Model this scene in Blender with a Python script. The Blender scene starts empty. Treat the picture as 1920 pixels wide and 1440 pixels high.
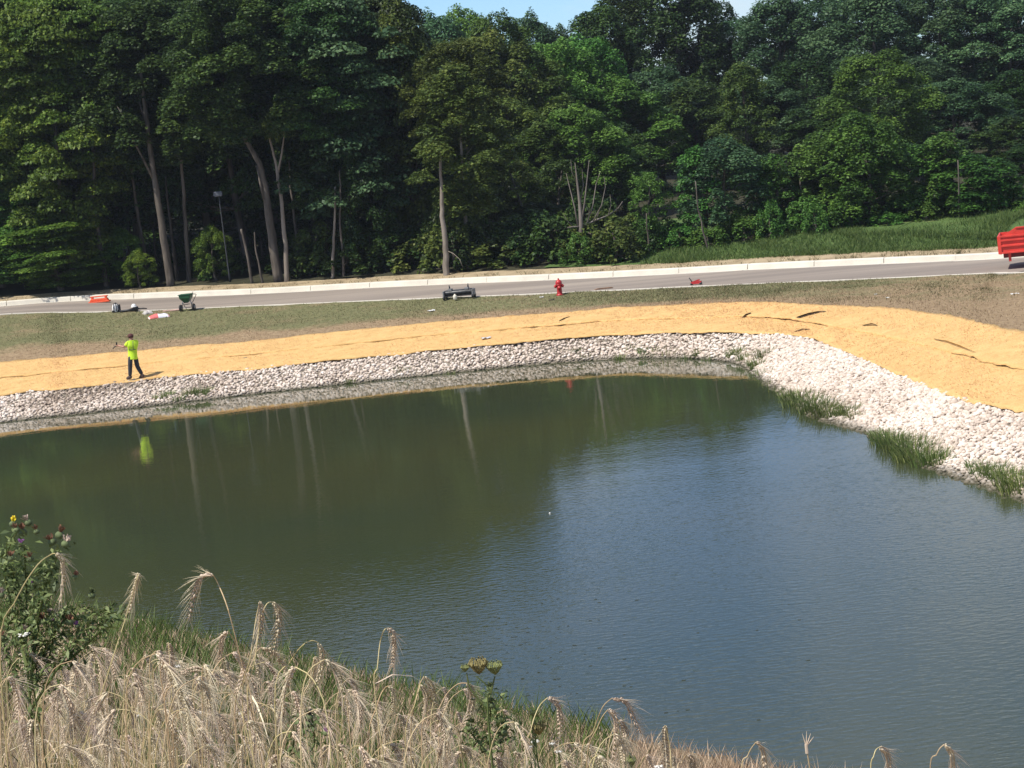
import bpy, bmesh, math, random
import numpy as np
from mathutils import Vector, Matrix
from mathutils.bvhtree import BVHTree

random.seed(7)
rng = np.random.default_rng(7)
R = math.radians
sc = bpy.context.scene
COL = sc.collection

# ------------------------------------------------------------------ camera
F_PX, CAM_H, ROLL = 4200.0, 9.3, 0.1165          # focal length in photo pixels (1920 wide), eye height over water, roll
PITCH = math.atan(520 * math.cos(ROLL) / F_PX)
Fw = Vector((0, math.cos(PITCH), -math.sin(PITCH)))
R0 = Vector((1, 0, 0)); U0 = Vector((0, math.sin(PITCH), math.cos(PITCH)))
Rv = math.cos(ROLL) * R0 - math.sin(ROLL) * U0
Uv = math.sin(ROLL) * R0 + math.cos(ROLL) * U0
EYE = Vector((0, 0, CAM_H))
cd = bpy.data.cameras.new('camera'); cam = bpy.data.objects.new('camera', cd); COL.objects.link(cam)
cd.sensor_width = 36; cd.lens = 36 * F_PX / 1920; cd.clip_start = 0.1; cd.clip_end = 8000
M = Matrix((Rv, Uv, -Fw)).transposed().to_4x4(); M.translation = EYE
cam.matrix_world = M
sc.camera = cam

# ------------------------------------------------------------------ sky, sun, exposure
SUN_EL = R(57)
sun_h = Vector((-0.86, -0.51)).normalized()        # horizontal direction towards the sun
world = bpy.data.worlds.new('World'); sc.world = world; world.use_nodes = True
wn, wl = world.node_tree.nodes, world.node_tree.links
wn.clear()
sky = wn.new('ShaderNodeTexSky'); sky.sky_type = 'NISHITA'; sky.sun_disc = False
sky.sun_elevation = SUN_EL; sky.sun_rotation = math.atan2(sun_h.x, sun_h.y)
sky.altitude = 200; sky.air_density = 0.8; sky.dust_density = 0.15; sky.ozone_density = 2.0
tc = wn.new('ShaderNodeTexCoord')
mp = wn.new('ShaderNodeMapping'); mp.inputs['Scale'].default_value = (1.0, 1.0, 2.2)
cn = wn.new('ShaderNodeTexNoise'); cn.inputs['Scale'].default_value = 7.5; cn.inputs['Detail'].default_value = 5; cn.inputs['Roughness'].default_value = 0.5
cr = wn.new('ShaderNodeValToRGB'); cr.color_ramp.elements[0].position = 0.43; cr.color_ramp.elements[1].position = 0.66
cr.color_ramp.elements[0].color = (0, 0, 0, 1); cr.color_ramp.elements[1].color = (0.8, 0.8, 0.8, 1)
mx = wn.new('ShaderNodeMix'); mx.data_type = 'RGBA'; mx.inputs['B'].default_value = (6.2, 6.3, 6.4, 1)
bg = wn.new('ShaderNodeBackground'); bg.inputs['Strength'].default_value = 0.11
wo = wn.new('ShaderNodeOutputWorld')
wl.new(tc.outputs['Generated'], mp.inputs['Vector']); wl.new(mp.outputs['Vector'], cn.inputs['Vector'])
wl.new(cn.outputs['Fac'], cr.inputs['Fac']); wl.new(cr.outputs['Color'], mx.inputs['Factor'])
tn = wn.new('ShaderNodeMix'); tn.data_type = 'RGBA'; tn.blend_type = 'MULTIPLY'; tn.inputs['Factor'].default_value = 1.0; tn.inputs['B'].default_value = (0.64, 0.83, 1.08, 1)   # clear late-summer blue
wl.new(sky.outputs['Color'], tn.inputs['A']); wl.new(tn.outputs['Result'], mx.inputs['A']); wl.new(mx.outputs['Result'], bg.inputs['Color'])
wl.new(bg.outputs['Background'], wo.inputs['Surface'])
sl = bpy.data.lights.new('sun', 'SUN'); sl.energy = 4.6; sl.angle = R(0.53); sl.color = (1.0, 0.95, 0.86)
so = bpy.data.objects.new('sun', sl); COL.objects.link(so)
sdir = Vector((-sun_h.x * math.cos(SUN_EL), -sun_h.y * math.cos(SUN_EL), -math.sin(SUN_EL)))
so.rotation_euler = sdir.to_track_quat('-Z', 'Y').to_euler(); so.location = (-40, -30, 60)
sc.view_settings.view_transform = 'Standard'; sc.view_settings.look = 'None'
sc.view_settings.gamma = 1; sc.view_settings.exposure = 0.36; sc.view_settings.use_curve_mapping = False
sc.cycles.max_bounces = 8; sc.cycles.transparent_max_bounces = 8
sc.cycles.use_denoising = True

# ------------------------------------------------------------------ pixel helpers
def ray(px, py):
    return (Fw + Rv * ((px - 960) / F_PX) - Uv * ((py - 720) / F_PX))
def at_z(px, py, z):
    d = ray(px, py); return EYE + d * ((z - CAM_H) / d.z)
def at_y(px, py, y):
    d = ray(px, py); return EYE + d * (y / d.y)
def to_px(p):
    q = Vector(p) - EYE; w = q.dot(Fw)
    return 960 + F_PX * q.dot(Rv) / w, 720 - F_PX * q.dot(Uv) / w

# ------------------------------------------------------------------ object helpers
def tag(o, label=None, cat=None, group=None, kind=None):
    if label: o['label'] = label
    if cat: o['category'] = cat
    if group: o['group'] = group
    if kind: o['kind'] = kind
    return o
def empty(name, loc, label=None, cat=None, group=None, rz=0):
    o = bpy.data.objects.new(name, None); COL.objects.link(o); o.location = loc
    o.rotation_euler = (0, 0, rz); o.empty_display_size = 0.2
    return tag(o, label, cat, group)
def link(name, me, mat=None, parent=None, smooth=False):
    o = bpy.data.objects.new(name, me); COL.objects.link(o)
    if mat is not None and not me.materials: me.materials.append(mat)
    if parent is not None: o.parent = parent
    if smooth: me.polygons.foreach_set('use_smooth', [True] * len(me.polygons))
    return o
def np_mesh(name, V, Fq, smooth=False, attr=None):
    """V (n,3) ; Fq (m,k) faces all with k corners"""
    me = bpy.data.meshes.new(name)
    V = np.asarray(V, np.float32); Fq = np.asarray(Fq, np.int32); k = Fq.shape[1]
    me.vertices.add(len(V)); me.vertices.foreach_set('co', V.ravel())
    me.loops.add(Fq.size); me.loops.foreach_set('vertex_index', Fq.ravel())
    me.polygons.add(len(Fq)); me.polygons.foreach_set('loop_start', np.arange(0, Fq.size, k, dtype=np.int32))
    if smooth: me.polygons.foreach_set('use_smooth', np.ones(len(Fq), bool))
    if attr is not None:
        a = me.attributes.new('tint', 'FLOAT', 'POINT'); a.data.foreach_set('value', np.asarray(attr, np.float32))
    me.update(calc_edges=True)
    return me
class MB:
    def __init__(s): s.v = []; s.f = []
    def box(s, c, size, rot=None):
        c = Vector(c); b = len(s.v); hx, hy, hz = [q / 2 for q in size]
        for x in (-hx, hx):
            for y in (-hy, hy):
                for z in (-hz, hz):
                    p = Vector((x, y, z))
                    if rot is not None: p = rot @ p
                    s.v.append(tuple(p + c))
        for q in ((0, 1, 3, 2), (4, 6, 7, 5), (0, 4, 5, 1), (2, 3, 7, 6), (0, 2, 6, 4), (1, 5, 7, 3)):
            s.f.append(tuple(b + i for i in q))
        return s
    def tube(s, pts, rad, n=7, cap=True):
        pts = [Vector(p) for p in pts]; m = len(pts)
        if not hasattr(rad, '__len__'): rad = [rad] * m
        b = len(s.v); up = Vector((0.31, 0.17, 0.93))
        prev = None
        for i, p in enumerate(pts):
            t = (pts[min(i + 1, m - 1)] - pts[max(i - 1, 0)])
            if t.length < 1e-9: t = Vector((0, 0, 1))
            t.normalize()
            if prev is None:
                a = t.cross(up if abs(t.dot(up)) < 0.95 else Vector((1, 0, 0))).normalized()
            else:
                a = (prev - t * prev.dot(t)).normalized()
            prev = a; c = t.cross(a)
            for k in range(n):
                w = 2 * math.pi * k / n
                s.v.append(tuple(p + (a * math.cos(w) + c * math.sin(w)) * rad[i]))
        for i in range(m - 1):
            for k in range(n):
                k2 = (k + 1) % n
                s.f.append((b + i * n + k, b + i * n + k2, b + (i + 1) * n + k2, b + (i + 1) * n + k))
        if cap:
            s.f.append(tuple(b + k for k in range(n))[::-1]); s.f.append(tuple(b + (m - 1) * n + k for k in range(n)))
        return s
    def lathe(s, prof, n=14, c=(0, 0, 0), axis=None):
        """prof: list of (r,z); axis: 3x3 rotation"""
        c = Vector(c); b = len(s.v)
        for (r, z) in prof:
            for k in range(n):
                w = 2 * math.pi * k / n
                p = Vector((r * math.cos(w), r * math.sin(w), z))
                if axis is not None: p = axis @ p
                s.v.append(tuple(p + c))
        for i in range(len(prof) - 1):
            for k in range(n):
                k2 = (k + 1) % n
                s.f.append((b + i * n + k, b + i * n + k2, b + (i + 1) * n + k2, b + (i + 1) * n + k))
        s.f.append(tuple(b + k for k in range(n))[::-1]); s.f.append(tuple(b + (len(prof) - 1) * n + k for k in range(n)))
        return s
    def poly(s, pts):
        b = len(s.v); s.v += [tuple(p) for p in pts]; s.f.append(tuple(range(b, b + len(pts)))); return s
    def prism(s, pts2, y0, y1):
        """polygon in x,z pushed from y0 to y1"""
        b = len(s.v); n = len(pts2)
        s.v += [(x, y0, z) for x, z in pts2] + [(x, y1, z) for x, z in pts2]
        s.f.append(tuple(range(b, b + n))); s.f.append(tuple(range(b + n, b + 2 * n))[::-1])
        for i in range(n):
            j = (i + 1) % n
            s.f.append((b + j, b + i, b + n + i, b + n + j))
        return s
    def mesh(s, name):
        me = bpy.data.meshes.new(name); me.from_pydata(s.v, [], s.f); me.update()
        bm = bmesh.new(); bm.from_mesh(me); bmesh.ops.recalc_face_normals(bm, faces=bm.faces); bm.to_mesh(me); bm.free()
        return me
    def build(s, name, mat, parent=None, smooth=False, bevel=0):
        o = link(name, s.mesh(name), mat, parent, smooth)
        if bevel:
            m = o.modifiers.new('bevel', 'BEVEL'); m.width = bevel; m.segments = 2; m.limit_method = 'ANGLE'
        return o

# ------------------------------------------------------------------ materials
def new_mat(name):
    m = bpy.data.materials.new(name); m.use_nodes = True
    n = m.node_tree.nodes; l = m.node_tree.links
    return m, n, l, n['Principled BSDF']
def plain(name, col, rough=0.6, metal=0.0, var=0.12, scale=8.0, bump=0.0, spec=0.5):
    """slightly mottled single colour"""
    m, n, l, b = new_mat(name)
    tcn = n.new('ShaderNodeTexCoord'); no = n.new('ShaderNodeTexNoise')
    no.inputs['Scale'].default_value = scale; no.inputs['Detail'].default_value = 4
    l.new(tcn.outputs['Object'], no.inputs['Vector'])
    ra = n.new('ShaderNodeValToRGB')
    ra.color_ramp.elements[0].position = 0.3; ra.color_ramp.elements[1].position = 0.7
    ra.color_ramp.elements[0].color = (*[c * (1 - var) for c in col], 1)
    ra.color_ramp.elements[1].color = (*[min(1, c * (1 + var)) for c in col], 1)
    l.new(no.outputs['Fac'], ra.inputs['Fac']); l.new(ra.outputs['Color'], b.inputs['Base Color'])
    b.inputs['Roughness'].default_value = rough; b.inputs['Metallic'].default_value = metal
    b.inputs['Specular IOR Level'].default_value = spec
    if bump:
        bu = n.new('ShaderNodeBump'); bu.inputs['Strength'].default_value = bump; bu.inputs['Distance'].default_value = 0.02
        l.new(no.outputs['Fac'], bu.inputs['Height']); l.new(bu.outputs['Normal'], b.inputs['Normal'])
    return m
def layered(name, stops, scale=1.0, stretch=(1, 1, 1), detail=8, rough=0.9, bump=0.5, fine=40.0, finefac=0.35, dist=0.03, turn=0.0):
    """colour ramp over large noise mixed with fine noise, in world metres"""
    m, n, l, b = new_mat(name)
    g = n.new('ShaderNodeNewGeometry'); mpn = n.new('ShaderNodeMapping'); mpn.inputs['Scale'].default_value = stretch; mpn.inputs['Rotation'].default_value = (0, 0, turn)
    l.new(g.outputs['Position'], mpn.inputs['Vector'])
    n1 = n.new('ShaderNodeTexNoise'); n1.inputs['Scale'].default_value = scale; n1.inputs['Detail'].default_value = detail; n1.inputs['Roughness'].default_value = 0.62
    n2 = n.new('ShaderNodeTexNoise'); n2.inputs['Scale'].default_value = fine; n2.inputs['Detail'].default_value = 3
    l.new(mpn.outputs['Vector'], n1.inputs['Vector']); l.new(mpn.outputs['Vector'], n2.inputs['Vector'])
    mix = n.new('ShaderNodeMix'); mix.inputs['Factor'].default_value = finefac
    l.new(n1.outputs['Fac'], mix.inputs['A']); l.new(n2.outputs['Fac'], mix.inputs['B'])
    ra = n.new('ShaderNodeValToRGB'); e = ra.color_ramp.elements
    while len(e) < len(stops): e.new(0.5)
    for i, (p, c) in enumerate(stops): e[i].position = p; e[i].color = (*c, 1)
    l.new(mix.outputs['Result'], ra.inputs['Fac']); l.new(ra.outputs['Color'], b.inputs['Base Color'])
    b.inputs['Roughness'].default_value = rough; b.inputs['Specular IOR Level'].default_value = 0.2
    bu = n.new('ShaderNodeBump'); bu.inputs['Strength'].default_value = bump; bu.inputs['Distance'].default_value = dist
    l.new(mix.outputs['Result'], bu.inputs['Height']); l.new(bu.outputs['Normal'], b.inputs['Normal'])
    return m
def leafmat(name, dark, mid, light, trans=0.25, rough=0.5, objvar=0.35, spec=0.18):
    """leaf colour varies leaf by leaf (attribute tint) and tree by tree"""
    m, n, l, b = new_mat(name)
    at = n.new('ShaderNodeAttribute'); at.attribute_name = 'tint'
    ra = n.new('ShaderNodeValToRGB'); e = ra.color_ramp.elements; e.new(0.5)
    for i, c in enumerate((dark, mid, light)): e[i].position = (0.0, 0.5, 1.0)[i]; e[i].color = (*c, 1)
    l.new(at.outputs['Fac'], ra.inputs['Fac'])
    oi = n.new('ShaderNodeObjectInfo'); hs = n.new('ShaderNodeHueSaturation')
    mr = n.new('ShaderNodeMapRange'); mr.inputs['To Min'].default_value = 1 - objvar; mr.inputs['To Max'].default_value = 1 + objvar
    mr2 = n.new('ShaderNodeMapRange'); mr2.inputs['To Min'].default_value = 0.475; mr2.inputs['To Max'].default_value = 0.515
    l.new(oi.outputs['Random'], mr.inputs['Value'])
    fr = n.new('ShaderNodeMath'); fr.operation = 'MULTIPLY'; fr.inputs[1].default_value = 7.31
    fr2 = n.new('ShaderNodeMath'); fr2.operation = 'FRACT'
    l.new(oi.outputs['Random'], fr.inputs[0]); l.new(fr.outputs[0], fr2.inputs[0]); l.new(fr2.outputs[0], mr2.inputs['Value'])
    l.new(ra.outputs['Color'], hs.inputs['Color']); l.new(mr.outputs['Result'], hs.inputs['Value']); l.new(mr2.outputs['Result'], hs.inputs['Hue'])
    l.new(hs.outputs['Color'], b.inputs['Base Color']); b.inputs['Roughness'].default_value = rough
    b.inputs['Specular IOR Level'].default_value = spec
    tr = n.new('ShaderNodeBsdfTranslucent'); l.new(hs.outputs['Color'], tr.inputs['Color'])
    ms = n.new('ShaderNodeMixShader'); ms.inputs['Fac'].default_value = trans
    l.new(b.outputs['BSDF'], ms.inputs[1]); l.new(tr.outputs['BSDF'], ms.inputs[2])
    l.new(ms.outputs['Shader'], n['Material Output'].inputs['Surface'])
    return m
def barkmat(name, a, c, scale=5):
    m, n, l, b = new_mat(name)
    t = n.new('ShaderNodeTexCoord'); mpn = n.new('ShaderNodeMapping'); mpn.inputs['Scale'].default_value = (1, 1, 0.22)
    no = n.new('ShaderNodeTexNoise'); no.inputs['Scale'].default_value = scale; no.inputs['Detail'].default_value = 6
    l.new(t.outputs['Object'], mpn.inputs['Vector']); l.new(mpn.outputs['Vector'], no.inputs['Vector'])
    ra = n.new('ShaderNodeValToRGB'); ra.color_ramp.elements[0].position = 0.32; ra.color_ramp.elements[1].position = 0.68
    ra.color_ramp.elements[0].color = (*a, 1); ra.color_ramp.elements[1].color = (*c, 1)
    l.new(no.outputs['Fac'], ra.inputs['Fac']); l.new(ra.outputs['Color'], b.inputs['Base Color'])
    b.inputs['Roughness'].default_value = 0.9; b.inputs['Specular IOR Level'].default_value = 0.15
    bu = n.new('ShaderNodeBump'); bu.inputs['Strength'].default_value = 0.6; bu.inputs['Distance'].default_value = 0.04
    l.new(no.outputs['Fac'], bu.inputs['Height']); l.new(bu.outputs['Normal'], b.inputs['Normal'])
    return m

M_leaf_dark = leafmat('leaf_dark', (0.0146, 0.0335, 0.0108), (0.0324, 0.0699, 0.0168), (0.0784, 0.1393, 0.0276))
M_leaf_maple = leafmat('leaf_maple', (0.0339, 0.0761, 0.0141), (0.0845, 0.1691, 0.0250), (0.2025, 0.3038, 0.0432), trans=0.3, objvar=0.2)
M_leaf_olive = leafmat('leaf_olive', (0.0350, 0.0631, 0.0162), (0.0776, 0.1238, 0.0270), (0.1636, 0.2088, 0.0449), objvar=0.2)
M_leaf_blue = leafmat('leaf_bluegreen', (0.0307, 0.0752, 0.0348), (0.0655, 0.1374, 0.0581), (0.1439, 0.2473, 0.1001), objvar=0.3)
M_leaf_mid = leafmat('leaf_mid', (0.0331, 0.0853, 0.0172), (0.0736, 0.1737, 0.0306), (0.1635, 0.3178, 0.0572), objvar=0.3)
M_leaf_bush = leafmat('leaf_bush', (0.0297, 0.0743, 0.0135), (0.0607, 0.1418, 0.0243), (0.1215, 0.2160, 0.0405), objvar=0.25)
M_bark = barkmat('bark_grey', (0.055, 0.046, 0.038), (0.15, 0.128, 0.105))
M_bark_pale = barkmat('bark_pale', (0.15, 0.125, 0.10), (0.30, 0.26, 0.215), 4)
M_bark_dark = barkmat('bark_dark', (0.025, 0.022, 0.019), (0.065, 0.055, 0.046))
M_dead = barkmat('bark_dead', (0.12, 0.10, 0.085), (0.24, 0.21, 0.18))
M_soil = layered('soil', [(0.3, (0.10, 0.075, 0.05)), (0.55, (0.20, 0.155, 0.10)), (0.75, (0.29, 0.23, 0.155))], scale=0.7)
M_concrete = layered('concrete', [(0.3, (0.50, 0.46, 0.39)), (0.7, (0.68, 0.635, 0.54))], scale=1.2, bump=0.15, fine=60)
M_stone = plain('limestone', (0.56, 0.51, 0.46), 0.85, var=0.22, scale=1.7, bump=0.4)
M_metal_dk = plain('dark_metal', (0.035, 0.036, 0.038), 0.45, 0.6, var=0.3)
M_black = plain('black_plastic', (0.018, 0.018, 0.02), 0.5, var=0.3)
M_rubber = plain('tyre_rubber', (0.022, 0.021, 0.02), 0.85, var=0.3)
M_steel = plain('galvanised_steel', (0.33, 0.33, 0.33), 0.45, 0.75, var=0.25)
M_white = plain('white_plastic', (0.72, 0.71, 0.69), 0.5, var=0.08)
M_orange = plain('orange_plastic', (0.72, 0.10, 0.03), 0.5, var=0.15)
M_red = plain('hydrant_red', (0.42, 0.018, 0.02), 0.4, var=0.2)
M_truck = plain('truck_red', (0.60, 0.045, 0.03), 0.45, var=0.14, scale=3)
M_green = plain('spreader_green', (0.012, 0.085, 0.035), 0.4, var=0.2)
exec_done = False

# ground materials -------------------------------------------------
def verge_mat():
    """mown verge: green turf that thins to brown straw towards the blanket; mixed by patches and by the attribute 'dry'"""
    m, n, l, b = new_mat('verge_turf')
    g = n.new('ShaderNodeNewGeometry')
    n1 = n.new('ShaderNodeTexNoise'); n1.inputs['Scale'].default_value = 0.45; n1.inputs['Detail'].default_value = 8; n1.inputs['Roughness'].default_value = 0.65
    n2 = n.new('ShaderNodeTexNoise'); n2.inputs['Scale'].default_value = 6.0; n2.inputs['Detail'].default_value = 6; n2.inputs['Roughness'].default_value = 0.7
    l.new(g.outputs['Position'], n1.inputs['Vector']); l.new(g.outputs['Position'], n2.inputs['Vector'])
    at = n.new('ShaderNodeAttribute'); at.attribute_name = 'tint'
    ad = n.new('ShaderNodeMath'); ad.operation = 'ADD'; l.new(n1.outputs['Fac'], ad.inputs[0]); l.new(at.outputs['Fac'], ad.inputs[1])
    rk = n.new('ShaderNodeValToRGB'); rk.color_ramp.elements[0].position = 0.72; rk.color_ramp.elements[1].position = 1.12 if False else 1.0
    l.new(ad.outputs[0], rk.inputs['Fac'])
    gr = n.new('ShaderNodeValToRGB'); e = gr.color_ramp.elements
    e[0].position = 0.3; e[0].color = (0.082, 0.090, 0.040, 1); e[1].position = 0.72; e[1].color = (0.22, 0.205, 0.105, 1)
    br = n.new('ShaderNodeValToRGB'); e = br.color_ramp.elements
    e[0].position = 0.3; e[0].color = (0.16, 0.105, 0.062, 1); e[1].position = 0.7; e[1].color = (0.36, 0.27, 0.165, 1)
    l.new(n2.outputs['Fac'], gr.inputs['Fac']); l.new(n2.outputs['Fac'], br.inputs['Fac'])
    mixc = n.new('ShaderNodeMix'); mixc.data_type = 'RGBA'
    l.new(rk.outputs['Color'], mixc.inputs['Factor']); l.new(gr.outputs['Color'], mixc.inputs['A']); l.new(br.outputs['Color'], mixc.inputs['B'])
    l.new(mixc.outputs['Result'], b.inputs['Base Color']); b.inputs['Roughness'].default_value = 0.95; b.inputs['Specular IOR Level'].default_value = 0.1
    bu = n.new('ShaderNodeBump'); bu.inputs['Strength'].default_value = 0.7; bu.inputs['Distance'].default_value = 0.06
    l.new(n2.outputs['Fac'], bu.inputs['Height']); l.new(bu.outputs['Normal'], b.inputs['Normal'])
    return m
M_verge = verge_mat()
M_straw = layered('straw_mat', [(0.28, (0.38, 0.23, 0.085)), (0.5, (0.58, 0.37, 0.15)), (0.72, (0.70, 0.475, 0.215))], scale=2.2, fine=26, finefac=0.55, bump=0.8, dist=0.03)
M_asphalt = layered('dusty_asphalt', [(0.3, (0.17, 0.145, 0.125)), (0.5, (0.26, 0.22, 0.185)), (0.7, (0.36, 0.305, 0.25))], scale=0.35, stretch=(0.05, 1.3, 1), fine=30, finefac=0.12, bump=0.1, turn=0.30)
M_bankbase = layered('wet_gravel', [(0.3, (0.10, 0.085, 0.065)), (0.6, (0.24, 0.205, 0.16)), (0.8, (0.36, 0.31, 0.25))], scale=2.5)
M_hill = layered('hill_turf', [(0.3, (0.05, 0.085, 0.024)), (0.5, (0.075, 0.125, 0.032)), (0.60, (0.09, 0.135, 0.038)), (0.70, (0.30, 0.24, 0.13))], scale=0.28, fine=7, finefac=0.3, bump=0.8, dist=0.1)
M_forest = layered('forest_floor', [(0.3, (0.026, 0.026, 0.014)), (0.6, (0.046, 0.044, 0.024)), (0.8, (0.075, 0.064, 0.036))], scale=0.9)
M_drybank = layered('dry_bank_soil', [(0.3, (0.11, 0.085, 0.05)), (0.5, (0.22, 0.17, 0.10)), (0.72, (0.33, 0.26, 0.16))], scale=1.3, bump=0.8)

# ------------------------------------------------------------------ terrain lines (far bank)
def wp(*a): return Vector(a)
ST = []
def st(p1, p2, p3, p4, z2, z3, z4):
    ST.append((at_z(*p1, 0.0), at_z(*p2, z2), at_z(*p3, z3), at_z(*p4, z4)))
ST.append((wp(-70, 82.5, 0), wp(-70, 86, 0.7), wp(-70, 91.5, 1.5), wp(-70, 108, 4.2)))
ST.append((wp(-40, 81.5, 0), wp(-40, 84.8, 0.7), wp(-40, 90.5, 1.45), wp(-40, 101, 3.3)))
st((0, 792), (0, 741), (0, 683), (0, 590), 0.70, 1.40, 2.72)
st((130, 778), (130, 728), (130, 671), (130, 587), 0.70, 1.38, 2.45)
st((300, 759), (300, 708), (300, 656), (300, 582), 0.70, 1.35, 2.2)
st((500, 736), (500, 689), (500, 639), (500, 573), 0.70, 1.3, 2.0)
st((780, 706), (780, 660), (780, 610), (780, 561), 0.70, 1.22, 1.8)
st((1000, 684), (1000, 640), (1000, 591), (1000, 552), 0.70, 1.18, 1.62)
st((1150, 673), (1150, 628), (1150, 580), (1150, 545), 0.70, 1.16, 1.52)
st((1290, 672), (1290, 625), (1270, 574), (1270, 539), 0.72, 1.16, 1.45)
st((1385, 682), (1420, 625), (1350, 570), (1370, 535), 0.74, 1.18, 1.40)
st((1440, 716), (1510, 633), (1440, 570), (1480, 530), 0.74, 1.22, 1.35)
st((1525, 774), (1600, 665), (1550, 575), (1600, 525), 0.74, 1.26, 1.28)
st((1625, 808), (1700, 706), (1670, 581), (1730, 519), 0.74, 1.30, 1.20)
st((1745, 872), (1805, 746), (1800, 599), (1850, 513), 0.76, 1.38, 1.12)
st((1870, 915), (1925, 773), (1930, 627), (2000, 506), 0.78, 1.45, 1.05)
ST.append((wp(13.2, 34, 0), wp(16.2, 36, 0.9), wp(20, 44, 1.6), wp(46, 74, 0.85)))
ST.append((wp(21, 6, 0), wp(25, 6, 1.0), wp(32, 6, 1.9), wp(80, 62, 0.7)))
STN = np.array([[tuple(p) for p in s] for s in ST])          # stations x lines x 3
NS = len(ST)
def catmull(P, t):
    t = np.clip(np.asarray(t, float), 0, len(P) - 1 - 1e-6); i = t.astype(int); u = (t - i)[:, None]
    g = lambda k: P[np.clip(k, 0, len(P) - 1)]
    p0, p1, p2, p3 = g(i - 1), g(i), g(i + 1), g(i + 2)
    m1 = 0.35 * (p2 - p0); m2 = 0.35 * (p3 - p1)
    return (2*u**3 - 3*u**2 + 1) * p1 + (u**3 - 2*u**2 + u) * m1 + (-2*u**3 + 3*u**2) * p2 + (u**3 - u**2) * m2
def line(k, t): return catmull(STN[:, k, :], t)
def off4(t, d, dz):
    P = line(3, t); e = 0.02 if d < 9 else 4.0
    T = line(3, np.minimum(np.asarray(t) + e, NS - 1 - 1e-5)) - line(3, np.maximum(np.asarray(t) - e, 0))
    T = T[:, :2] / np.linalg.norm(T[:, :2], axis=1)[:, None]
    Nn = np.stack([-T[:, 1], T[:, 0]], 1)
    Q = P.copy(); Q[:, :2] += Nn * d; Q[:, 2] += dz
    return Q
def grid_faces(nr, ncol):
    a = np.arange((nr - 1) * ncol).reshape(nr - 1, ncol)[:, :-1]
    return np.stack([a, a + 1, a + ncol + 1, a + ncol], -1).reshape(-1, 4)
from mathutils import noise as mn
def nz(x, y, s, seed=0.0): return mn.noise(Vector((x * s, y * s, seed)))
tt = np.linspace(0, NS - 1 - 1e-5, 15 * (NS - 1) + 1)
def between(a, b, n, incl=False):
    w = np.linspace(0, 1, n + 1); w = w if incl else w[:-1]
    return [a * (1 - q) + b * q for q in w]
L1, L2, L3, L4 = (line(k, tt) for k in range(4))
LA = L1.copy(); mid = np.array([2.0, 45.0, 0]); dd = mid - L1; dd[:, 2] = 0; dd /= np.linalg.norm(dd, axis=1)[:, None]
LA = L1 + dd * 4.0; LA[:, 2] = -1.3
def zrow(rows): return rows
BVHS = []
def add_bvh(me):
    BVHS.append(BVHTree.FromPolygons([tuple(v.co) for v in me.vertices], [tuple(p.vertices) for p in me.polygons]))
def ground_z(x, y, default=0.0):
    best = None
    for b in BVHS:
        h = b.ray_cast(Vector((x, y, 60)), Vector((0, 0, -1)))
        if h[0] is not None and (best is None or h[0].z > best): best = h[0].z
    return default if best is None else best
def pick(px, py):
    best = None; d = ray(px, py).normalized()
    for b in BVHS:
        h = b.ray_cast(EYE, d)
        if h[0] is not None and (best is None or h[3] < best[1]): best = (h[0], h[3])
    return best[0] if best is not None else at_y(px, py, 118.0)
def sheet(name, rows, mat, kind='structure', noise_amp=0.0, noise_s=1.0, tint=None, thick=None, parent=None, seed=0, bvh=True, smooth=True):
    V = np.concatenate(rows).astype(float)
    if noise_amp:
        V[:, 2] += [noise_amp * (nz(p[0], p[1], noise_s, seed) + 0.5 * nz(p[0], p[1], noise_s * 2.7, seed + 5)) for p in V]
    me = np_mesh(name, V, grid_faces(len(rows), len(rows[0])), smooth, tint)
    if bvh: add_bvh(me)
    o = link(name, me, mat, parent)
    if parent is None: o['kind'] = kind
    return o

# big base sheet out to the horizon
b = MB(); b.poly([(-3000, -600, -3.2), (3000, -600, -3.2), (3000, 5000, -3.2), (-3000, 5000, -3.2)])
o = b.build('ground', M_forest); tag(o, kind='structure')
# pond bank under the stones
bank = sheet('stone_bank', between(LA, L1, 3) + between(L1, L2, 6, True), M_bankbase, noise_amp=0.05, noise_s=1.5)
# ground under the straw blanket
sheet('blanket_bed', between(L2, L3, 5, True), M_soil, noise_amp=0.04, noise_s=0.6)
# verge of turf between blanket and road (attribute says how dry)
rows = between(L3, L4, 12, True)
dry = []
for i, r in enumerate(rows):
    w = i / 12
    for p, t in zip(r, tt):
        right = min(1, max(0, (t - 10.5) / 4.0))
        d0 = max(0, 0.74 - w * 2.0) * (1 - right) + right * (0.50 - 0.30 * w)
        dry.append(0.19 + d0)
sheet('grass_verge', rows, M_verge, noise_amp=0.05, noise_s=0.5, tint=dry)
# road bed, road and ground beyond
K_IN, R_FAR, K_FACE, K_BACK = 0.85, 6.15, 6.70, 7.0
sheet('road', between(off4(tt, 0.75, -0.055), off4(tt, 6.3, -0.065), 4, True), M_asphalt)
sheet('road_bed', [off4(tt, -0.3, -0.06), off4(tt, 0.0, -0.25), off4(tt, 7.0, -0.25), off4(tt, 7.15, -0.02)], M_soil)
def hillz(d): return np.interp(d, [7, 9, 14, 30, 80, 420], [0.08, 0.30, 0.62, 1.05, 1.7, 5.0])
vr = [off4(tt, d, float(hillz(d))) for d in (7.02, 7.6, 8.4)]
sheet('roadside_strip', vr, layered('strip_dirt', [(0.3, (0.16, 0.12, 0.07)), (0.5, (0.34, 0.265, 0.165)), (0.7, (0.46, 0.37, 0.24))], scale=1.6, bump=0.8), noise_amp=0.03, noise_s=1.2)
hb = [off4(tt, d, float(hillz(d))) for d in (8.4, 11, 14, 19, 25, 30, 45, 80, 160, 420)]
ncut = 6 * 15 + 6                                          # left of this station: wooded right up to the road
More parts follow.
